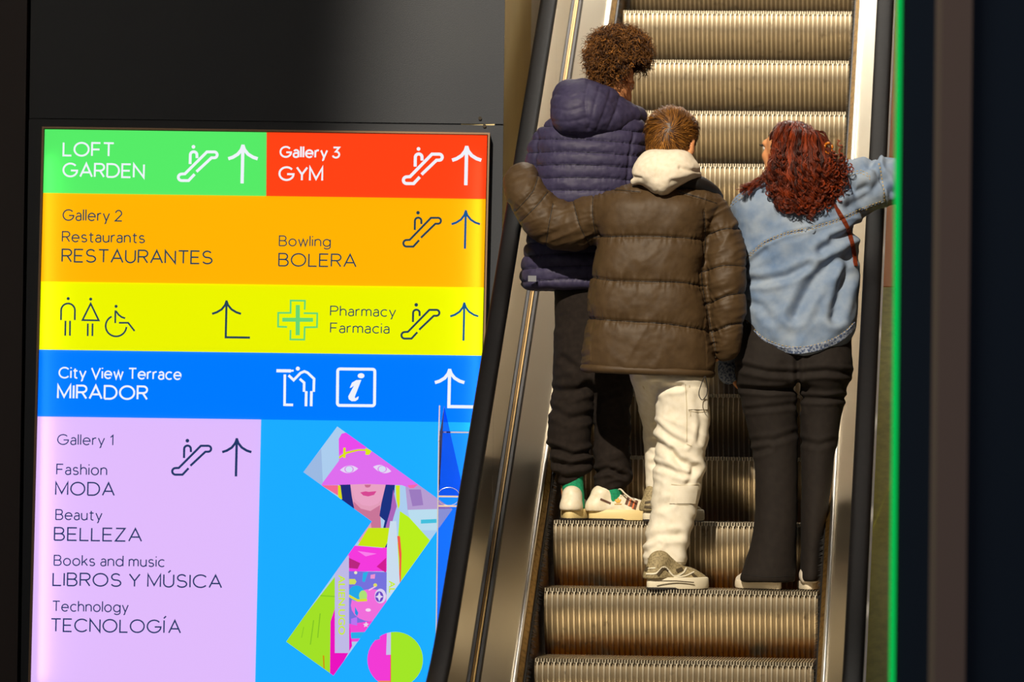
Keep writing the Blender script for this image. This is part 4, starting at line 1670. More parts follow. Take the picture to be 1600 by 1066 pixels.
for i in range(9, 24):
    x_ = np.arange(818, 1000, 6.0)
    y_ = np.full(len(x_), i * 19.8)
    for _ in range(12):
        y_ = i * 19.8 + .00055 * (x_ - 905) ** 2 + .035 * (x_ - 905) * np.clip((300 - y_) / 80, -.3, 1.0)
    p_, n_ = cl_.lay(np.stack([x_, y_], 1), 3, .0003)
    if len(p_) > 4:
        jump = np.where(np.linalg.norm(np.diff(p_, axis=0), axis=1) > .03)[0]
        a_ = 0
        mb = MB()
        for b_ in list(jump + 1) + [len(p_)]:
            if b_ - a_ > 3:
                strip(mb, p_[a_:b_], n_[a_:b_], .0030, .0008)
            a_ = b_
        if mb.n:
            mb.build('quilting_seam', M_nseam, jl)

# hood lying on the back
lo, hi = box_px(YL, 845, 120, 1010, 225, -.34, .2)
S_ = Solid(lo, hi, .0042)
rows_stack(S_, [(133, 886, 922, -.05, .05), (142, 878, 936, -.07, .085), (158, 869, 950, -.09, .105), (176, 865, 955, -.11, .10), (193, 867, 945, -.12, .085), (205, 876, 932, -.125, .06), (211, 888, 918, -.125, .04)], YL, .02, 2.2)
S_.chain(pp(YL, (915, 150, -.09), (945, 160, -.08), (975, 178, -.02), (996, 182, .05)), [.044, .046, .034, .024], .03)
S_.chain(pp(YL, (920, 190, -.14), (955, 186, -.11), (985, 180, -.04)), [.042, .040, .026], .03)
S_.chain(pp(YL, (886, 150, -.03), (882, 165, .06)), [.04, .04], .03)
v, F = S_.mesh(2)
n = vnormals(v, F)
u, w = to_px(v)
d = np.zeros(len(u))
for i, line in enumerate(([(872, 150), (895, 154), (916, 146)], [(868, 170), (890, 174), (914, 168)], [(868, 188), (890, 189), (914, 184)], [(918, 132), (914, 160), (918, 200)],
                          [(934, 140), (926, 170), (920, 198)], [(951, 146), (942, 172), (930, 200)], [(966, 152), (958, 176), (948, 196)])):
    q, _ = pdist(u, w, line)
    d += .004 * (1 - np.exp(-(q / 9) ** 2)) - .005 * np.exp(-(q / 2.2) ** 2)
d = d * .5 + .003 * fbm(np.stack([u / 16, v[:, 1] * 12, w / 12], 1))
v = v + n * d[:, None]
hd = quad_object('hood', v, F, M_navyj, jl)
# label tab at the hem
MB().box(tuple(P(np.array(825.), np.array(440.), YL - .17)), tuple(P(np.array(838.), np.array(431.), YL - .165))).build('side_tab', mat('grey_tab', (120, 122, 130), .6), jl)

# curly hair
M_curl = hair_mat('curly_brown_hair', (46, 23, 8), (186, 122, 50), .5)
mass = Solid(hcL - .2, hcL + .2, .006)
cH = P(np.array(966.), np.array(83.), YL + .035)
mass.ell(cH, (.098, .108, .088), .02, RL)
mass.ell(cH + RL @ np.array([0, -.035, -.05]), (.082, .075, .07), .03, RL)
mass.ell(cH + RL @ np.array([0, .07, .02]), (.075, .055, .06), .03, RL)
mass.ell(TL(.098, -.010, -.026), (.050, .056, .054), R=RL, cut=True)
v, F = mass.mesh(1)
n = vnormals(v, F)
keep = v
v = v + n * (.005 * fbm(v * 55, 2))[:, None] - n * .003
hl = quad_object('hair', v, F, mat('dark_hair_mass', (40, 20, 9), .95, spec=.1), pl)
loc = (keep - hcL) @ RL
cand = np.where((loc[:, 2] > -.045 - .25 * np.clip(loc[:, 1] + .02, -.04, .2)) | (loc[:, 1] < -.055) & (loc[:, 2] > -.060))[0]
cand = cand[~((loc[cand, 0] > .036) & (loc[cand, 2] < .040) & (loc[cand, 1] > -.070))]
K = 26
t = np.linspace(0, 1, K)[None, :, None]
vv_, ff_, tt_ = [], [], []
for N, thick, r_lo, r_hi, l_lo, l_hi in ((1700, .0020, .0070, .0130, .020, .042), (900, .0009, .0050, .0100, .030, .056)):
    pick = rng.choice(cand, N)
    nn = n[pick]
    r0 = keep[pick] - nn * .004
    tang = np.cross(nn, rng.normal(size=(N, 3)))
    tang /= np.linalg.norm(tang, axis=1)[:, None]
    bi = np.cross(nn, tang)
    turns = rng.uniform(1.0, 2.2, (N, 1, 1))
    rad = rng.uniform(r_lo, r_hi, (N, 1, 1)) * np.sin(math.pi * (.12 + .80 * t)) ** .5
    ln = rng.uniform(l_lo, l_hi, (N, 1, 1))
    phs = rng.uniform(0, 6.28, (N, 1, 1))
    path = r0[:, None] + nn[:, None] * t * ln + tang[:, None] * (t * rng.uniform(-.02, .02, (N, 1, 1)))
    path = path + rad * (np.cos(phs + turns * 6.283 * t) * tang[:, None] + np.sin(phs + turns * 6.283 * t) * (bi[:, None] * .75 + nn[:, None] * .66)) - np.array([0, 0, .010]) * t ** 2
    v, F = strands(path, thick * np.linspace(1, .45, K), 4)
    ff_.append(F + sum(len(q) for q in vv_))
    vv_.append(v)
    tt_.append(rng.beta(.8, 2.6, N))
cu = quad_object('curls', np.concatenate(vv_), np.concatenate(ff_), M_curl, hl)
tint(cu, np.concatenate(tt_))
cu['kind'] = 'stuff'
# hoop earring
er = TL(.090, -.010, -.050)
a = np.linspace(0, 2 * math.pi, 21)
MB().tube([er + RL @ np.array([.001 * math.sin(q), .010 * math.sin(q), .010 * math.cos(q)]) for q in a], .0014, 6, False).build('earring', mat('silver', (220, 210, 200), .2, 1.0), pl, True)

# socks and shoes
M_sock = mat('green_sock', (10, 150, 104), .85, noise=(140, (8, 118, 84), .4, .7), bump=(500, .2))
M_up = mat('cream_leather', (236, 226, 204), .45, noise=(50, (226, 212, 180), .4, .7))
M_sol = mat('cream_sole', (232, 210, 150), .5)
M_br = mat('brown_stripe', (96, 62, 44), .6)
M_or = mat('orange_stripe', (224, 120, 70), .6)
M_outs = mat('dark_outsole', (34, 28, 26), .7)
M_gold = mat('gold_print', (222, 170, 60), .5)
hx = P(np.array(890.), np.array(808.), YL - .16)
for nm, (x0, x1, yt) in (('sock', (876, 912, 748)), ('sock', (932, 975, 758))):
    q = pp(YL, ((x0 + x1) / 2, yt - 6, -.03), ((x0 + x1) / 2 + 3, 790, -.04))
    S_ = Solid(q.min(0) - .07, q.max(0) + .07, .005)
    S_.chain(q, [.040, .040], .01)
    vv_, FF_ = S_.mesh(2)
    quad_object(nm, vv_, FF_, M_sock, pl)
s1, c1, T1 = shoe(pl, (hx[0] - .002, YL - .115), 78, .27, M_up, M_sol, Z2 + .002, 1.12, sole_h=.040, collar=.088)
hx2 = P(np.array(920.), np.array(808.), YL - .10)
s2, c2, T2 = shoe(pl, (hx2[0], YL - .055), 8, .252, M_up, M_sol, Z2 + .002, 1.10, sole_h=.038, collar=.092)
for s_, T_2, c_ in ((s2, T2, c2),):
    for i, (xa, ya, xb, yb, m_) in enumerate(((982, 778, 978, 789, M_br), (989, 780, 985, 792, M_br), (995, 783, 991, 796, M_br), (986, 779, 982, 791, M_or), (992, 782, 988, 795, M_or))):
        p_, n_ = c_.lay([(xa, ya), (xb, yb)], 1.5)
        if len(p_) > 2:
            mb = MB()
            strip(mb, p_, n_, .010 if m_ is M_br else .006)
            mb.build('side_stripe', m_, s_)
    for pl_ in ([(938, 780), (954, 787)], [(961, 775), (972, 768)]):
        p_, n_ = c_.lay(pl_, 1.5)
        if len(p_) > 2:
            mb = MB()
            strip(mb, p_, n_, .008)
            mb.build('heel_stripe', M_br, s_)
    mb = MB()
    for dx, dy in ((-4, -5), (0, -7), (4, -5)):           # three-leaf mark with a bar
        p_, n_ = c_.lay([(965.5 + dx * .3, 786), (965.5 + dx, 786 + dy)], 1.0)
        if len(p_) > 2:
            strip(mb, p_, n_, .006)
    p_, n_ = c_.lay([(960, 788), (971, 788)], 1.5)
    if len(p_) > 2:
        strip(mb, p_, n_, .0024)
    if mb.n:
        mb.build('leaf_mark', M_gold, s_)
    mb = MB()
    for k_ in range(5):
        a_, b_ = T_2(.42 + .085 * k_, .020, .094 - .011 * k_), T_2(.46 + .085 * k_, -.024, .088 - .011 * k_)
        mid = (a_ + b_) / 2 + np.array([0, 0, .012])
        mb.tube([a_, mid, b_], .003, 6)
    mb.tube(spline([T_2(.40, .01, .10), T_2(.44, -.03, .115), T_2(.52, -.045, .095), T_2(.66, -.046, .07)], 5), .003, 6)
    mb.build('laces', M_up, s_, True)
for s_, T_2 in ((s1, T1), (s2, T2)):
    rg = []
    for h in (-.001, .006):
        rg.append([T_2(.5 + .5 * math.cos(t_), math.sin(t_) * .050, h) for t_ in np.linspace(0, 2 * math.pi, 30, endpoint=False)])
    MB().loft(rg).build('outsole', M_outs, s_)

# ---------------------------------------------------------------- the middle one: brown puffer, cream hood, white cargo trousers
YM = 18.71
baseM = np.array([P(np.array(1045.), np.array(915.), YM)[0], YM, Z1])
lo, hi = box_px(YM, 785, 150, 1190, 930, -.40, .62)
S_ = Solid(lo, hi, .0064)
hcM = P(np.array(1050.), np.array(226.), YM + .03)
RM = rot(24, -10, 3)
TM = head(S_, hcM, RM, 1.04)
S_.chain([hcM + np.array([0, -.02, -.05]), pp(YM, (1040, 300, .01))[0], pp(YM, (1030, 340, 0))[0]], [.058, .06, .08], .03)
rows_stack(S_, [(318, 965, 1095, 0, .07), (350, 955, 1090, 0, .11), (420, 955, 1080, 0, .11), (500, 955, 1085, 0, .10), (560, 985, 1095, 0, .11), (590, 1000, 1095, 0, .11)], YM, .04)
S_.chain(pp(YM, (1068, 560, 0), (1066, 690, .02), (1050, 790, 0), (1038, 890, -.04)), [.062, .055, .045, .034], .02)
S_.chain(pp(YM, (1026, 565, .01), (1040, 672, .28), (1036, 720, .27), (1030, 795, .24)), [.062, .052, .046, .034], .02)
S_.chain(pp(YM, (955, 338, .02), (895, 354, .08), (855, 345, .10), (831, 312, .11), (819, 280, .15)), [.05, .044, .042, .036, .028], .03)
S_.chain(pp(YM, (1108, 335, 0), (1133, 430, -.04), (1136, 500, -.04), (1132, 532, -.02)), [.044, .034, .030, .024], .03)
hand(S_, pp(YM, (819, 279, .15))[0], (-.02, .95, .22), (1, .1, -.3), 1, .25)
hand(S_, pp(YM, (1132, 532, -.02))[0], (-.5, .8, -.25), (-.7, -.5, 0), -1, .5, .9)
S_.chain(pp(YM, (1034, 895, -.05), (1050, 905, .05)), [.032, .03], .02)
S_.chain(pp(YM, (1028, 792, .24), (1040, 802, .34)), [.032, .03], .02)
v, F = S_.mesh(2)
pm = quad_object('person', v, F, M_skin, None, baseM)
tag(pm, 'person in brown puffer jacket and white cargo trousers, standing in the middle of three', 'person')
eyes(hcM, RM, 1.04, pm)

# white cargo trousers
M_cargo = mat('white_cotton', (238, 230, 212), .85, noise=(40, (230, 220, 198), .4, .7), bump=(420, .08), spec=.25)
lo, hi = box_px(YM, 940, 500, 1125, 900, -.24, .46)
S_ = Solid(lo, hi, .0055)
rows_stack(S_, [(510, 955, 1103, 0, .13), (545, 968, 1106, 0, .13), (572, 980, 1107, 0, .13), (596, 1000, 1107, 0, .125)], YM, .02)
rows_stack(S_, [(560, 1010, 1107, 0, .12), (590, 1020, 1107, 0, .118), (612, 1026, 1107, 0, .112), (650, 1025, 1107, 0, .106), (684, 1024, 1106, 0, .102), (705, 1025, 1101, 0, .10), (730, 1022, 1098, 0, .098), (760, 1021, 1095, -.005, .095), (800, 1017, 1087, -.01, .09), (840, 1010, 1077, -.02, .086), (872, 1007, 1073, -.03, .084), (884, 1008, 1072, -.03, .082)], YM, .02, capr=.008)
S_.chain(pp(YM, (1018, 572, .0), (1030, 620, .14), (1040, 672, .28)), [.086, .082, .078], .02)
S_.chain(pp(YM, (1040, 672, .28), (1036, 720, .27), (1036, 762, .245)), [.078, .068, .060], .02)
v, F = S_.mesh(2)
n = vnormals(v, F)
u, w = to_px(v)
cal = np.clip((w - 590) / 60, 0, 1)
d = cal * (.0030 * ridge(np.stack([u / 45, v[:, 1] * 6, (w - .55 * (u - 1020)) / 26], 1)) + .0035 * fbm(np.stack([u / 22, v[:, 1] * 9, w / 34], 1)))
for line, amp, wd in (([(1024, 690), (1045, 705), (1060, 720), (1085, 730)], .011, 5), ([(1026, 664), (1050, 684), (1070, 694)], .006, 4), ([(1022, 726), (1050, 735), (1068, 742)], .006, 4),
                      ([(1028, 612), (1040, 606), (1064, 604)], .007, 4), ([(1008, 846), (1030, 838), (1060, 836)], .007, 5), ([(1012, 862), (1030, 850)], .006, 4),
                      ([(1018, 796), (1034, 790), (1046, 786)], .004, 5), ([(1088, 620), (1096, 660), (1092, 690)], .006, 4), ([(1000, 590), (1024, 622)], .005, 5),
                      ([(1085, 730), (1075, 755)], .006, 4), ([(1050, 705), (1072, 742), (1088, 738)], .006, 4)):
    q, _ = pdist(u, w, line)
    d += -amp * np.exp(-(q / wd) ** 2) + amp * .6 * np.exp(-((q - 2.2 * wd) / wd) ** 2)
v = v + n * d[:, None]
trm = quad_object('trousers', v, F, M_cargo, pm)
ctm = Cloth(v, F)
M_cseam = mat('cotton_seam', (204, 192, 164), .85)
for ln in ([(1071, 600), (1073, 640), (1073, 690)], [(1077, 602), (1079, 650)], [(1076, 642), (1090, 644), (1103, 643)], [(1078, 636), (1100, 637)], [(1073, 694), (1080, 697)],
           [(1049, 757), (1070, 759), (1092, 757)], [(1052, 760), (1051, 786)], [(1057, 762), (1056, 785)], [(1051, 787), (1070, 789), (1084, 786)], [(1012, 872), (1040, 877), (1071, 879)]):
    p_, n_ = ctm.lay(ln, 2.0, .0005)
    if len(p_) > 2:
        mb = MB()
        strip(mb, p_, n_, .0032, .0012)
        mb.build('seam', M_cseam, trm)
for nm, rws in (('cargo_pocket', [[(1075 + (1104 - 1075) * i / 6, 606 + 34 * j / 6) for i in range(7)] for j in range(7)]),
                ('cargo_pocket', [[(1051 + (1090 - 1051) * i / 6 - j * .8, 759 + 28 * j / 6) for i in range(7)] for j in range(7)])):
    r_ = patch(ctm, rws, .004)
    if r_ is not None:
        quad_object(nm, r_[0], r_[1], M_cargo, trm)

# puffer jacket
M_hood0 = mat('cream_cord', (236, 222, 190), .8)
M_puff = mat('brown_puffer_nylon', (76, 58, 36), .58, noise=(30, (68, 51, 31), .4, .7), bump=(90, .04), spec=.32)
lo, hi = box_px(YM, 775, 250, 1185, 600, -.32, .42)
S_ = Solid(lo, hi, .0044)
rows_stack(S_, [(284, 1000, 1080, .02, .08), (292, 972, 1100, .02, .105), (304, 944, 1118, .01, .13), (322, 934, 1122, 0, .15), (350, 932, 1112, 0, .158), (380, 934, 1106, 0, .16), (420, 927, 1102, 0, .165), (460, 923, 1106, 0, .168), (500, 920, 1110, 0, .168), (540, 914, 1114, 0, .168), (562, 911, 1114, 0, .166), (572, 912, 1114, 0, .164), (580, 914, 1113, 0, .160)], YM, .02, 2.5, capr=.012)
S_.chain(pp(YM, (945, 336, .02), (895, 354, .08), (855, 343, .10), (829, 312, .11), (817, 287, .14), (817, 279, .165)), [.086, .086, .084, .074, .060, .054], .03)
S_.chain(pp(YM, (1108, 328, .0), (1131, 372, -.02), (1133, 430, -.04), (1137, 490, -.04), (1136, 530, -.03), (1134, 545, -.02)), [.058, .066, .070, .062, .052, .042], .016)
v, F = S_.mesh(2)
n = vnormals(v, F)
u, w = to_px(v)
body = (u < 1112) & (u > 918)
seams = [[(918, 372), (936, 370), (1010, 369), (1060, 371), (1100, 375)], [(916, 432), (953, 438), (1010, 440), (1060, 441), (1104, 447)], [(910, 497), (960, 501), (1040, 506), (1112, 517)],
         [(926, 302), (960, 297), (1000, 300)], [(1060, 300), (1090, 308), (1120, 318)]]
arm_r = [[(1100, 330), (1102, 380), (1096, 434), (1108, 500), (1119, 552)], [(1108, 366), (1130, 358), (1158, 357)], [(1097, 425), (1130, 415), (1166, 416)], [(1105, 476), (1135, 462), (1164, 458)], [(1112, 520), (1140, 508), (1164, 505)]]
arm_l = [[(927, 300), (926, 335), (932, 372)], [(895, 312), (905, 350), (922, 386)], [(864, 318), (858, 350), (852, 386)], [(842, 270), (832, 300), (806, 330)], [(856, 300), (840, 320), (815, 345)]]
d = np.full(len(u), .006)
for L_, lim in ((seams, 1), (arm_r, 2), (arm_l, 3)):
    for line in L_:
        q, al = pdist(u, w, line)
        wr = ridge(np.stack([al / 7.0, q / 40, v[:, 1] * 6], 1), 2)
        amp = 1.0
        if lim == 1:
            amp = np.clip((1116 - u) / 12, 0, 1) * np.clip((u - 912) / 6, 0, 1)
        if lim == 3:
            amp = .5 * np.clip((940 - u) / 6, 0, 1)
        if lim == 2:
            amp = .75
        d += amp * (-.010 * np.exp(-(q / 13) ** 2) - .007 * np.exp(-(q / 2.2) ** 2) + .0040 * wr * np.exp(-(q / 11) ** 2))
d += .0035 * ridge(np.stack([(u + .55 * w) / 26, v[:, 1] * 6, (w - .5 * u) / 60], 1), 1) * .8 + .0025 * fbm(np.stack([u / 24, v[:, 1] * 9, w / 24], 1))
slv = (u > 1102) | (u < 925)
d += np.where(slv, .0030 * ridge(np.stack([u / 34, v[:, 1] * 6, (w + .3 * u) / 13], 1), 2), 0)
v = v + n * d[:, None]
jm = quad_object('jacket', v, F, M_puff, pm)
cj = Cloth(v, F)
M_pseam = mat('brown_seam', (30, 22, 13), .7)
for line in seams + arm_r + arm_l:
    p_, n_ = cj.lay(line, 2, .0003)
    if len(p_) > 3:
        ok_ = np.linalg.norm(np.diff(p_, axis=0), axis=1) < .03
        a_ = 0
        mb = MB()
        for b_ in list(np.where(~ok_)[0] + 1) + [len(p_)]:
            if b_ - a_ > 3:
                strip(mb, p_[a_:b_], n_[a_:b_], .0034, .0008)
            a_ = b_
        if mb.n:
            mb.build('baffle_seam', M_pseam, jm)
# hem tunnel, dark collar lining, elastic loop
cj = Cloth(v, F)
hp = []
for t_ in np.linspace(0, 2 * math.pi, 72, endpoint=False):
    c_, q_ = math.cos(t_), math.sin(t_)
    x_ = 1012 + 99 * math.copysign(abs(c_) ** .8, c_)
    hp.append(P(np.array(x_), np.array(575 + (x_ - 912) * .045), YM + .156 * math.copysign(abs(q_) ** .8, q_)))
hp = np.array(hp + hp[:2])
MB().tube(hp, .0165, 10, False).build('hem_binding', M_puff, jm, True)
S_ = Solid(*box_px(YM, 1040, 265, 1140, 325, -.2, .25), .005)
S_.chain(pp(YM, (1050, 285, -.08), (1085, 287, -.05), (1110, 299, .0), (1122, 308, .05)), [.03, .034, .030, .02], .01, fy=1.5)
v, F = S_.mesh(2)
quad_object('collar', v, F, mat('dark_collar_lining', (16, 14, 14), .6), jm)
MB().tube(spline(pp(YM, (1001, 584, -.02), (1001, 596, -.03), (1004, 602, -.03), (1007, 609, -.03)), 5), .0022, 6).build('drawstring_end', M_hood0, trm, True)
lp = spline(pp(YM, (1101, 588, -.15), (1095, 603, -.15), (1092, 616, -.15), (1097, 625, -.15), (1104, 617, -.15), (1105, 604, -.15), (1102, 588, -.15)), 6)
MB().tube(lp, .0016, 6).build('drawcord_loop', mat('black_cord', (10, 10, 10), .5), jm, True)

# hood of the cream sweatshirt
M_hood = mat('cream_fleece', (238, 226, 206), .95, noise=(60, (228, 214, 190), .4, .7), bump=(300, .12), spec=.2)
S_ = Solid(*box_px(YM, 965, 222, 1110, 322, -.34, .2), .0045)
rows_stack(S_, [(235, 1014, 1066, -.02, .085), (242, 1003, 1080, -.04, .112), (254, 993, 1087, -.06, .128), (266, 987, 1090, -.08, .125), (277, 987, 1086, -.09, .118), (288, 998, 1068, -.10, .105), (299, 1011, 1052, -.11, .085), (308, 1023, 1041, -.12, .055)], YM, .02, 2.15)
S_.chain(pp(YM, (1062, 262, -.10), (1080, 270, -.08), (1090, 276, -.04)), [.034, .030, .018], .03)
S_.chain(pp(YM, (1005, 276, -.13), (990, 284, -.10)), [.024, .014], .02)
v, F = S_.mesh(2)
n = vnormals(v, F)
u, w = to_px(v)
d = .0035 * fbm(np.stack([u / 26, v[:, 1] * 8, w / 20], 1))
for line, amp, wd in (([(1064, 262), (1078, 266), (1092, 268)], .008, 3.5), ([(1030, 240), (1026, 270), (1028, 306)], .003, 2.2), ([(984, 276), (1000, 279)], .006, 3), ([(1050, 284), (1075, 280), (1090, 276)], .004, 4)):
    q, _ = pdist(u, w, line)
    d += -amp * np.exp(-(q / wd) ** 2)
v = v + n * d[:, None]
hm = quad_object('hood', v, F, M_hood, pm)
hm['label'] = 'cream fleece hood lying over the jacket collar'

# short brown hair that turns round a crown
M_short = hair_mat('short_brown_hair', (62, 34, 13), (204, 138, 56), .42)
mass = Solid(hcM - .18, hcM + .18, .006)
cM = hcM + RM @ (np.array([0, -.014, .034]) * 1.04)
mass.ell(cM, np.array([.090, .100, .092]) * 1.04, .02, RM)
mass.ell(cM + RM @ np.array([0, -.03, -.055]), (.070, .068, .06), .03, RM)
mass.ell(cM + RM @ np.array([0, .055, .045]), (.066, .05, .045), .03, RM)
v, F = mass.mesh(2)
n = vnormals(v, F)
l_ = (v - hcM) @ RM
# keep the face, ears and nape free of hair
face = (l_[:, 1] > .048) & (l_[:, 2] < .062) | (np.abs(l_[:, 0]) > .06) & (l_[:, 2] < .012) & (l_[:, 1] > -.03) | (l_[:, 2] < -.088)
v2 = v - n * np.where(face, .035, .004)[:, None]
hrm = quad_object('hair', v2, F, M_short, pm)
cand = np.where(~face)[0]
N = 6500
pick = rng.choice(cand, N)
crown = pp(YM, (1046, 198, -.09))[0]
rad_ = v[pick] - crown
nn = n[pick]
rad_ = rad_ - nn * np.sum(rad_ * nn, 1)[:, None]
dist = np.linalg.norm(rad_, axis=1)[:, None]
rad_ /= dist + 1e-6
swirl = np.cross(nn, rad_)
flow = rad_ + swirl * .9 * np.exp(-dist / .07) + rng.normal(size=(N, 3)) * .30
flow -= nn * np.sum(flow * nn, 1)[:, None]
flow /= np.linalg.norm(flow, axis=1)[:, None]
K = 6
t = np.linspace(0, 1, K)[None, :, None]
L_ = rng.uniform(.024, .046, (N, 1, 1)) * (1 + .4 * (l_[pick, 2] > .05))[:, None, None]
lift = rng.uniform(.12, .34, (N, 1, 1))
path = v[pick][:, None] - nn[:, None] * .004 + flow[:, None] * L_ * t + nn[:, None] * (lift * L_ * t - .30 * L_ * t ** 2)
v, F = strands(path, .0013 * np.array([1, 1, .95, .8, .55, .15]), 3)
o = quad_object('hair_strands', v, F, M_short, hrm)
cl_ = vnoise(np.concatenate([rad_ * 7, dist * 12], 1)[:, [0, 2, 3]])
tint(o, np.clip(.32 + .34 * cl_ + .16 * rng.normal(size=N), 0, 1))
o['kind'] = 'stuff'

# running shoes
M_run = mat('beige_mesh', (168, 152, 114), .7, noise=(160, (128, 114, 82), .42, .62))
M_rund = mat('olive_panel', (74, 62, 42), .7)
M_runs = mat('off_white_sole', (232, 222, 196), .5)
M_runl = mat('pale_overlay', (232, 224, 200), .5)
hx = P(np.array(1011.), np.array(916.), YM - .12)
sA, cA, TA = shoe(pm, (hx[0], YM - .155), 30, .255, M_run, M_runs, Z1 + .002, 1.05, sole_h=.042, collar=.10)
hx = P(np.array(1005.), np.array(812.), YM + .2)
sB, cB, TB = shoe(pm, (hx[0], YM + .203), 28, .255, M_run, M_runs, Z2 + .002, 1.05, sole_h=.042, collar=.10)
for ln, m_, wd in (([(1009, 893), (1012, 886)], M_rund, .016), ([(1027, 899), (1037, 888), (1044, 892)], M_rund, .012), ([(1057, 893), (1066, 889)], M_rund, .014), ([(1081, 897), (1089, 904)], M_rund, .012),
                   ([(1010, 897), (1025, 896), (1038, 886), (1052, 900), (1066, 896), (1072, 888)], M_runl, .006), ([(1052, 902), (1070, 900), (1084, 894)], M_runl, .005), ([(1012, 889), (1024, 888)], M_runl, .004)):
    p_, n_ = cA.lay(ln, 1.5)
    if len(p_) > 2:
        mb = MB()
        strip(mb, p_, n_, wd)
        mb.build('overlay' if m_ is M_runl else 'mesh_panel', m_, sA)
for ln in ([(1008, 786), (1020, 784)], [(1007, 792), (1024, 794)]):
    p_, n_ = cB.lay(ln, 1.5)
    if len(p_) > 2:
        mb = MB()
        strip(mb, p_, n_, .009)
        mb.build('mesh_panel', M_rund, sB)
for s_, T_2 in ((sA, TA), (sB, TB)):
    rg = [[T_2(.5 + .5 * math.cos(t_), math.sin(t_) * .047, h) for t_ in np.linspace(0, 2 * math.pi, 30, endpoint=False)] for h in (-.001, .006)]
    MB().loft(rg).build('outsole', M_outs, s_)
    ln = [T_2(u_, -.0485 - .012 * math.sin((u_ - .2) * 3.14), .030 - .02 * max(0, u_ - .35)) for u_ in np.linspace(.03, .62, 12)]
    MB().tube(ln, .0022, 6).build('sole_line', M_rund, s_)

# ---------------------------------------------------------------- the right one: long auburn curls, pale denim jacket, black flared trousers
YW = 18.81
baseW = np.array([P(np.array(1220.), np.array(915.), YW)[0], YW, Z1])
lo, hi = box_px(YW, 1110, 165, 1475, 930, -.36, .84)
S_ = Solid(lo, hi, .0066)
hcW = P(np.array(1229.), np.array(238.), YW + .02)
RW = rot(-43, 12, -6)
TW = head(S_, hcW, RW, .98)
S_.chain([hcW + np.array([.01, -.02, -.05]), pp(YW, (1243, 300, .0))[0], pp(YW, (1245, 340, 0))[0]], [.052, .052, .07], .03)
rows_stack(S_, [(322, 1180, 1310, 0, .07), (350, 1180, 1310, 0, .10), (420, 1185, 1312, 0, .10), (500, 1180, 1315, 0, .10), (560, 1175, 1312, 0, .10)], YW, .04)
S_.chain(pp(YW, (1200, 560, 0), (1206, 700, .0), (1210, 790, -.01), (1206, 890, -.03)), [.056, .046, .040, .028], .01)
S_.chain(pp(YW, (1288, 560, 0), (1280, 700, .0), (1274, 790, -.01), (1264, 890, -.03)), [.050, .042, .034, .020], .01)
S_.chain(pp(YW, (1300, 315, .02), (1355, 292, .05), (1428, 286, .12), (1405, 272, .34), (1376, 264, .52)), [.055, .048, .042, .036, .028], .02)
S_.chain(pp(YW, (1172, 335, .04), (1152, 450, .12), (1142, 540, .13), (1141, 576, .12)), [.05, .042, .035, .027], .03)
hand(S_, pp(YW, (1376, 264, .52))[0], (-.05, .9, .42), (0, 0, -1), -1, .25, .92)
hand(S_, pp(YW, (1141, 576, .12))[0], (.45, .62, -.68), (1, -.3, .3), 1, .4, .9)
for x0 in (1204, 1263):
    S_.chain(pp(YW, (x0, 892, -.03), (x0, 905, .05)), [.02, .018], .02)
v, F = S_.mesh(2)
pw = quad_object('person', v, F, M_skin, None, baseW)
tag(pw, 'person with long auburn curls in a pale denim jacket and black flared trousers, at right', 'person')
eyes(hcW, RW, .98, pw)
lash = MB()
for g in (-1,):
    for k in range(7):
        b_ = TW(g * (.020 + .004 * k), .091, .009)
        lash.tube([b_, b_ + RW @ np.array([g * .002, .010, .004])], .0012, 4)
lash.build('eyelashes', mat('dark_lash', (20, 12, 8), .6), pw)

# black trousers
M_blk = mat('black_stretch_cloth', (27, 21, 18), .85, noise=(50, (32, 26, 22), .4, .7), bump=(500, .06), spec=.3)
S_ = Solid(*box_px(YW, 1135, 470, 1350, 925, -.24, .24), .0055)
rows_stack(S_, [(480, 1168, 1330, 0, .125), (520, 1158, 1331, 0, .13), (550, 1153, 1331, 0, .132), (580, 1152, 1329, 0, .13), (598, 1153, 1327, 0, .12)], YW, .02)
S_.ell(pp(YW, (1200, 575, -.05))[0], (.098, .10, .10), .03)
S_.ell(pp(YW, (1287, 575, -.05))[0], (.096, .10, .10), .03)
rows_stack(S_, [(560, 1153, 1243, 0, .12), (600, 1154, 1244, 0, .115), (650, 1163, 1245, 0, .10), (700, 1175, 1246, -.01, .090), (760, 1180, 1245, -.03, .086), (810, 1178, 1244, -.04, .088), (850, 1172, 1243, -.045, .090), (885, 1162, 1243, -.045, .10), (900, 1156, 1242, -.045, .102), (909, 1156, 1241, -.045, .098)], YW, .012, 2.1, capr=.008)
rows_stack(S_, [(560, 1250, 1330, 0, .12), (600, 1250, 1325, 0, .115), (650, 1251, 1315, 0, .10), (700, 1252, 1306, -.01, .090), (760, 1252, 1298, -.03, .086), (810, 1251, 1290, -.04, .088), (850, 1250, 1284, -.045, .090), (885, 1249, 1281, -.045, .096), (900, 1248, 1280, -.045, .10), (908, 1249, 1279, -.045, .096)], YW, .012, 2.1, capr=.008)
v, F = S_.mesh(2)
n = vnormals(v, F)
u, w = to_px(v)
d = .0025 * fbm(np.stack([u / 26, v[:, 1] * 8, w / 40], 1)) + .002 * ridge(np.stack([u / 50, v[:, 1] * 5, w / 26], 1)) * np.clip((690 - w) / 80, .2, 1)
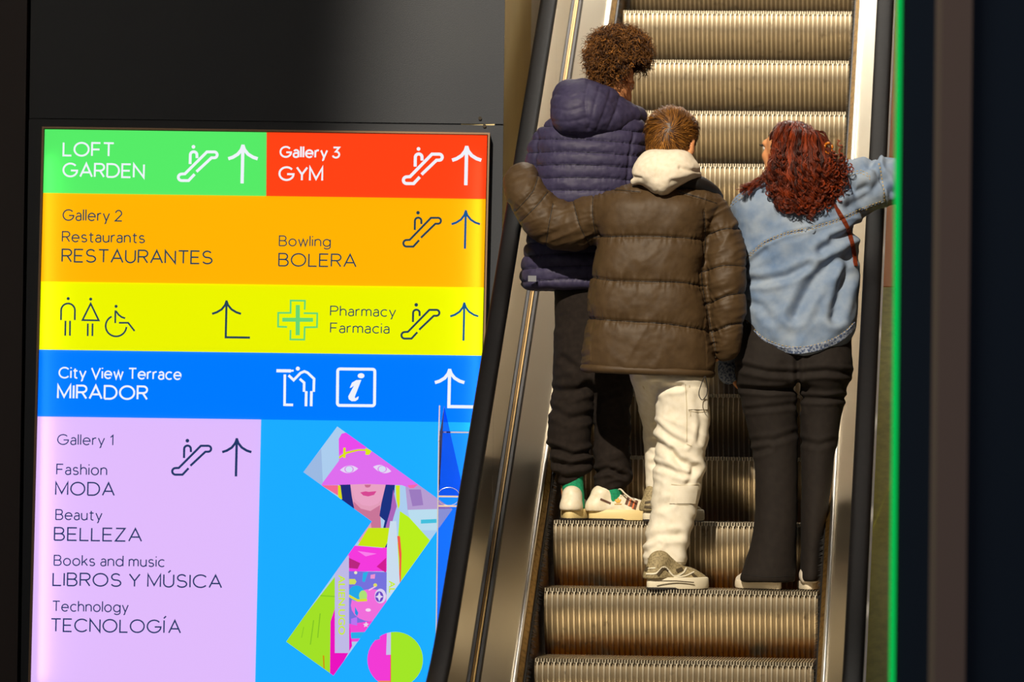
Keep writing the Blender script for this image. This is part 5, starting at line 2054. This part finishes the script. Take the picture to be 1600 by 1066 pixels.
for line, amp, wd in (([(1156, 572), (1200, 582), (1244, 584), (1290, 580), (1326, 584)], .009, 4), ([(1160, 606), (1200, 610), (1242, 608)], .009, 3.5), ([(1252, 622), (1290, 624), (1318, 622)], .009, 3.5),
                      ([(1168, 640), (1210, 636), (1240, 632)], .005, 3.5), ([(1246, 560), (1247, 600), (1248, 640)], .010, 4), ([(1178, 690), (1210, 688), (1240, 678)], .005, 4), ([(1254, 690), (1280, 696), (1300, 690)], .005, 4),
                      ([(1182, 706), (1200, 700)], .006, 4)):
    q, _ = pdist(u, w, line)
    d += -amp * np.exp(-(q / wd) ** 2) + amp * .5 * np.exp(-((q - 2.2 * wd) / wd) ** 2)
v = v + n * d[:, None]
trw = quad_object('trousers', v, F, M_blk, pw)
ctw = Cloth(v, F)
p_, n_ = ctw.lay([(1160, 897), (1200, 902), (1240, 900)], 3, .0003)
if len(p_) > 3:
    mb = MB()
    strip(mb, p_, n_, .002, .001)
    mb.build('hem_stitching', mat('black_thread', (20, 16, 14), .8), trw)

# denim jacket
M_den = mat('pale_denim', (148, 161, 178), .88, noise=(14, (100, 124, 158), .30, .74), bump=(500, .16), spec=.2)
M_denw = mat('worn_denim_edge', (150, 160, 178), .88, noise=(120, (70, 84, 116), .45, .58), spec=.2)
M_thr = mat('ochre_thread', (196, 170, 112), .7)
S_ = Solid(*box_px(YW, 1105, 228, 1470, 612, -.30, .62), .0055)
rows_stack(S_, [(286, 1196, 1300, .02, .08), (296, 1172, 1318, .01, .105), (308, 1154, 1334, 0, .125), (328, 1143, 1340, 0, .14), (360, 1150, 1336, 0, .148), (400, 1156, 1336, 0, .15), (440, 1160, 1338, 0, .152), (480, 1162, 1339, 0, .155), (500, 1164, 1338, 0, .155), (520, 1171, 1335, -.004, .152), (538, 1184, 1322, -.01, .146), (550, 1204, 1300, -.015, .14), (557, 1226, 1272, -.02, .13)], YW, .02, 2.4, capr=.008)
S_.chain(pp(YW, (1285, 315, .02), (1330, 296, .04), (1372, 285, .06), (1415, 286, .09), (1426, 287, .15), (1404, 273, .36), (1388, 267, .44)), [.085, .100, .086, .076, .070, .055, .046], .03)
S_.chain(pp(YW, (1168, 330, .03), (1156, 400, .09), (1150, 460, .12), (1141, 545, .13), (1139, 578, .12)), [.062, .060, .058, .046, .037], .02)
v, F = S_.mesh(2)
n = vnormals(v, F)
u, w = to_px(v)
d = .004 * fbm(np.stack([u / 30, v[:, 1] * 8, w / 30], 1)) + .0030 * ridge(np.stack([(u + w) / 40, v[:, 1] * 5, (w - .8 * u) / 70], 1), 2)
for line, amp, wd in (([(1326, 396), (1300, 412), (1277, 431), (1258, 462), (1243, 493)], .020, 9), ([(1328, 408), (1318, 440), (1304, 496)], .020, 8), ([(1164, 440), (1200, 438), (1230, 432), (1262, 416)], .012, 6),
                      ([(1284, 392), (1310, 376), (1336, 358)], .014, 7), ([(1165, 470), (1190, 480), (1205, 500)], .006, 6), ([(1300, 372), (1330, 366), (1342, 350)], .008, 5),
                      ([(1318, 262), (1330, 268), (1352, 262), (1366, 250)], .016, 6), ([(1322, 286), (1336, 300), (1352, 292)], .012, 5), ([(1340, 330), (1310, 322), (1300, 310)], .010, 6),
                      ([(1362, 262), (1375, 276), (1392, 300)], .010, 5), ([(1330, 320), (1360, 300), (1378, 282)], .010, 7), ([(1165, 412), (1180, 405), (1195, 392)], .006, 5)):
    q, _ = pdist(u, w, line)
    front = n[:, 1] < .3
    d += front * (-amp * np.exp(-(q / wd) ** 2) + amp * .55 * np.exp(-((q - 2.0 * wd) / wd) ** 2))
yoke = [(1168, 402), (1194, 380), (1227, 366), (1262, 358), (1308, 345), (1346, 328), (1381, 315)]
armh = [(1371, 248), (1376, 268), (1380, 292), (1382, 318)]
for line in (yoke, armh):
    q, _ = pdist(u, w, line)
    d += .0035 * np.exp(-((q - 4) / 3) ** 2) - .003 * np.exp(-(q / 1.6) ** 2)
v = v + n * d[:, None]
jw = quad_object('denim_jacket', v, F, M_den, pw)
cw = Cloth(v, F)


def stitches(line, off, m=M_thr, name='stitching'):
    mb = MB()
    ln = np.array(line, float) + np.array(off)
    p_, n_ = cw.lay(ln, 1.4, .0012)
    k = 0
    while k + 3 < len(p_):
        seg = p_[k:k + 3]
        if np.linalg.norm(seg[2] - seg[0]) < .03:
            mb.tube(seg, .0011, 5)
        k += 4
    if mb.n:
        mb.build(name, m, jw)


for ln in (yoke, armh, [(1139, 324), (1152, 312), (1176, 296)], [(1312, 282), (1330, 272), (1348, 268)], [(1348, 270), (1356, 274), (1362, 284)]):
    stitches(ln, (0, -2.2))
    stitches(ln, (0, 2.2))
p_, n_ = cw.lay(yoke, 2, .0006)
mb = MB()
strip(mb, p_, n_, .0030, .0012)
mb.build('yoke_seam', M_denw, jw)
p_, n_ = cw.lay([(1258, 362), (1263, 354), (1272, 358), (1270, 364)], 1, .003)
if len(p_) > 3:
    mb = MB()
    strip(mb, p_, n_, .006, .002)
    mb.build('hanger_loop', M_den, jw)
hem = [(1168, 506), (1180, 521), (1197, 535), (1222, 545), (1246, 548), (1270, 545), (1298, 536), (1320, 523), (1335, 508)]
p_, n_ = cw.lay(hem, 2.5, .0008)
mb = MB()
strip(mb, p_, n_, .024, .003)
mb.build('hem_band', M_denw, jw)
stitches(hem, (0, -5.5))
S_ = Solid(*box_px(YW, 1112, 562, 1166, 600, .02, .22), .004)
S_.chain(pp(YW, (1139, 574, .12), (1139, 584, .118)), [.041, .040], .004)
v, F = S_.mesh(2)
quad_object('cuff', v, F, M_denw, jw)

# shoulder bag: strap over the right shoulder, small bag carried in front
M_lea = mat('brown_leather', (112, 44, 20), .4, spec=.5)
bag = empty('shoulder_bag', pp(YW, (1285, 520, .30))[0].tolist(), 'reddish brown leather shoulder bag, its strap crossing the denim back', 'bag')
p_, n_ = cw.lay([(1298, 312), (1306, 326), (1318, 345), (1327, 366), (1333, 392), (1336, 416)], 2, .002)
mb = MB()
strip(mb, p_, n_, .017, .004)
mb.build('strap', M_lea, bag)
b0 = pp(YW, (1268, 490, .27))[0]
S_ = Solid(b0 - .16, b0 + .16, .006)
S_.stack([b0[2] - .09, b0[2], b0[2] + .07], [b0[0]] * 3, [.10, .105, .09], [b0[1]] * 3, [.035, .045, .025], .01, 4)
v, F = S_.mesh(2)
quad_object('bag_body', v, F, M_lea, bag)

# shoes
M_ws = mat('white_sole', (226, 214, 190), .5)
M_wu = mat('white_canvas', (214, 204, 188), .7)
hx = P(np.array(1170.), np.array(917.), YW - .12)
for xx, ang in ((1218, 132), (1264, 88)):
    h_ = P(np.array(float(xx)), np.array(917.), YW - .06)
    so_, cs_, Ts_ = shoe(pw, (h_[0], YW - .105), ang, .225, M_wu, M_ws, Z1 + .002, .82, sole_h=.030, collar=.052)

# long hair
M_aub = hair_mat('auburn_hair', (48, 14, 7), (158, 62, 24), .38)
mass = Solid(hcW - .25, hcW + .25, .006)
cW = hcW + RW @ (np.array([0, -.014, .036]) * .98)
mass.ell(cW, np.array([.079, .098, .090]) * .98, .02, RW)
mass.chain(pp(YW, (1250, 232, -.03), (1258, 270, -.085), (1258, 305, -.13)), [.085, .078, .050], .04)
mass.chain(pp(YW, (1240, 240, -.06), (1226, 275, -.09), (1225, 300, -.13)), [.06, .05, .03], .04)
mass.chain(pp(YW, (1268, 238, -.04), (1288, 258, -.06), (1298, 290, -.09)), [.06, .05, .035], .04)
mass.ell(TW(0, .100, -.022), (.10, .078, .088), R=RW, cut=True)
v, F = mass.mesh(2)
n = vnormals(v, F)
l_ = (v - hcW) @ RW
ux_, uy_ = to_px(v)
line_ = lambda y: np.interp(y, [180, 188, 200, 220, 245, 262, 274], [1222, 1216, 1209, 1205, 1202, 1196, 1184])
face = ((l_[:, 1] > .030) & (l_[:, 2] < .075) & (np.abs(l_[:, 0]) < .09)) | (ux_ < line_(uy_)) & (uy_ < 274)
v2 = v - n * .005 + n * (.003 * fbm(v * 60, 2))[:, None]
hw = quad_object('hair', v2, F, M_aub, pw)
anch = np.array([(1158, 300), (1172, 300), (1188, 292), (1206, 306), (1216, 320), (1226, 327), (1238, 331), (1252, 333), (1266, 335), (1280, 330), (1292, 322), (1303, 312), (1311, 298), (1317, 282), (1306, 262)], float)
# roots over the crown and back of the head
cand = np.where(~face & (l_[:, 2] > -.02) & (np.linalg.norm(v - cW, axis=1) < .115))[0]
NC, NS, K = 420, 11, 44
ci = rng.choice(cand, NC)
t = np.linspace(0, 1, K)
paths = []
radii = []
ctr_px = to_px(v)
for c in range(NC):
    r0 = v2[ci[c]]
    rx_, ry_ = ctr_px[0][ci[c]], ctr_px[1][ci[c]]
    # hair falls from its root to an end below it, spread to either side
    want = 1246 + (rx_ - 1246) * 1.35 + rng.normal() * 16
    k = int(np.argmin(np.abs(anch[:, 0] - want)))
    e = anch[k] + rng.normal(size=2) * 5
    up = rng.uniform(0, 1) ** 1.6 * .62
    e = np.array([e[0] + (rx_ - e[0]) * up * .35, e[1] - up * (e[1] - max(ry_, 225)) * .9])
    edge = abs(e[0] - 1246) / 70
    dep = -.165 + .075 * min(1, edge) ** 2 + rng.uniform(-.02, .012)
    end = pp(YW, (e[0], e[1], dep))[0]
    nr = n[ci[c]]
    m1 = r0 + nr * .018 + (end - r0) * .25 + np.array([0, -.030, .006])
    m2 = r0 + (end - r0) * .62 + np.array([0, -.040, 0]) + nr * .006
    g = spline([r0, m1, m2, end], 20)
    g = resample(g, .002)
    g = np.stack([np.interp(np.linspace(0, 1, K), np.linspace(0, 1, len(g)), g[:, q]) for q in range(3)], 1)
    amp = np.clip((t - .35) / .6, 0, 1)[:, None] * rng.uniform(.008, .015) + .001
    ph = rng.uniform(0, 6.28) + (t[:, None] ** 1.5) * rng.uniform(16, 30)
    g = g + amp * (np.cos(ph) * np.array([1, 0, 0]) + np.sin(ph) * np.array([0, .8, .6]))
    gx_, gy_ = to_px(g)
    if ((gx_ < line_(gy_) + 2) & (gy_ < 272) & (gy_ > 184)).any():
        continue
    tone = rng.beta(1.3, 2.2)
    for s_ in range(NS):
        of = rng.normal(size=3) * .0024
        fr_ = 1 + .25 * rng.normal()
        wob = (.0018 * np.sin(t * rng.uniform(14, 30) + rng.uniform(0, 6)))[:, None] * np.array([1, .4, .6])
        radii.append(np.clip(tone + .10 * rng.normal(), 0, 1))
        paths.append(g + of * (.8 + .5 * t[:, None] * fr_) + wob)
for c in range(26):                                   # loose locks that hang forward over the left shoulder
    q_ = rng.uniform(0, 1)
    g = spline(pp(YW, (1212 + 6 * rng.normal(), 255 + 8 * rng.normal(), -.07), (1200 + 4 * rng.normal(), 274 + 4 * rng.normal(), -.085), (1184 - 10 * q_, 288 + 3 * rng.normal(), -.10), (1172 - 18 * q_ + 3 * rng.normal(), 298 + 4 * rng.normal(), -.125)), 20)
    g = np.stack([np.interp(np.linspace(0, 1, K), np.linspace(0, 1, len(g)), g[:, q]) for q in range(3)], 1)
    ph = rng.uniform(0, 6.28) + t[:, None] * rng.uniform(9, 18)
    g = g + np.clip(t - .15, 0, 1)[:, None] * .010 * (np.cos(ph) * np.array([.7, 0, .5]) + np.sin(ph) * np.array([0, .8, .6]))
    tone = rng.beta(1.3, 2.2)
    for s_ in range(6):
        radii.append(np.clip(tone + .10 * rng.normal(), 0, 1))
        paths.append(g + rng.normal(size=3) * .0022)
for c in range(190):                                  # ringlets at the ends
    q_ = rng.uniform(.22, .97)
    ex, ey = np.interp(q_, np.linspace(0, 1, len(anch)), anch[:, 0]), np.interp(q_, np.linspace(0, 1, len(anch)), anch[:, 1])
    ex, ey = ex + 6 * rng.normal(), ey - abs(rng.normal()) * 22 + 3
    dep = -.172 + .075 * min(1, abs(ex - 1246) / 70) ** 2 + rng.uniform(-.022, .004)
    top = pp(YW, (ex, ey - rng.uniform(9, 20), dep + .012))[0]
    low = pp(YW, (ex + rng.normal() * 3, ey, dep))[0]
    ph = rng.uniform(0, 6.28) + t[:, None] * rng.uniform(8, 15) * rng.choice([-1, 1])
    rr = rng.uniform(.006, .0105) * (.5 + .6 * t[:, None])
    g = top + (low - top) * t[:, None] + rr * (np.cos(ph) * np.array([1, 0, .25]) + np.sin(ph) * np.array([0, .8, .65]))
    tone = rng.beta(1.3, 1.9)
    for s_ in range(6):
        radii.append(np.clip(tone + .10 * rng.normal(), 0, 1))
        paths.append(g + rng.normal(size=3) * .0014)
v, F = strands(np.array(paths), .0012 * np.linspace(1, .5, K), 3)
o = quad_object('hair_strands', v, F, M_aub, hw)
tint(o, np.array(radii))
o['kind'] = 'stuff'
# amber claw clip at the side of the head
cc = pp(YW, (1294, 232, -.10))[0]
mb = MB()
for k in range(5):
    a0 = k * 1.25
    q = [cc + np.array([.016 * math.cos(a0 + .5 * j) * (1 - .08 * j), -.010 + .004 * j, .020 * math.sin(a0 + .5 * j)]) for j in range(6)]
    mb.tube(q, [.0045, .005, .005, .0045, .0035, .002], 8)
mb.build('hair_clip', mat('amber_clip', (196, 110, 24), .18, spec=.8, coat=.6), hw, True)
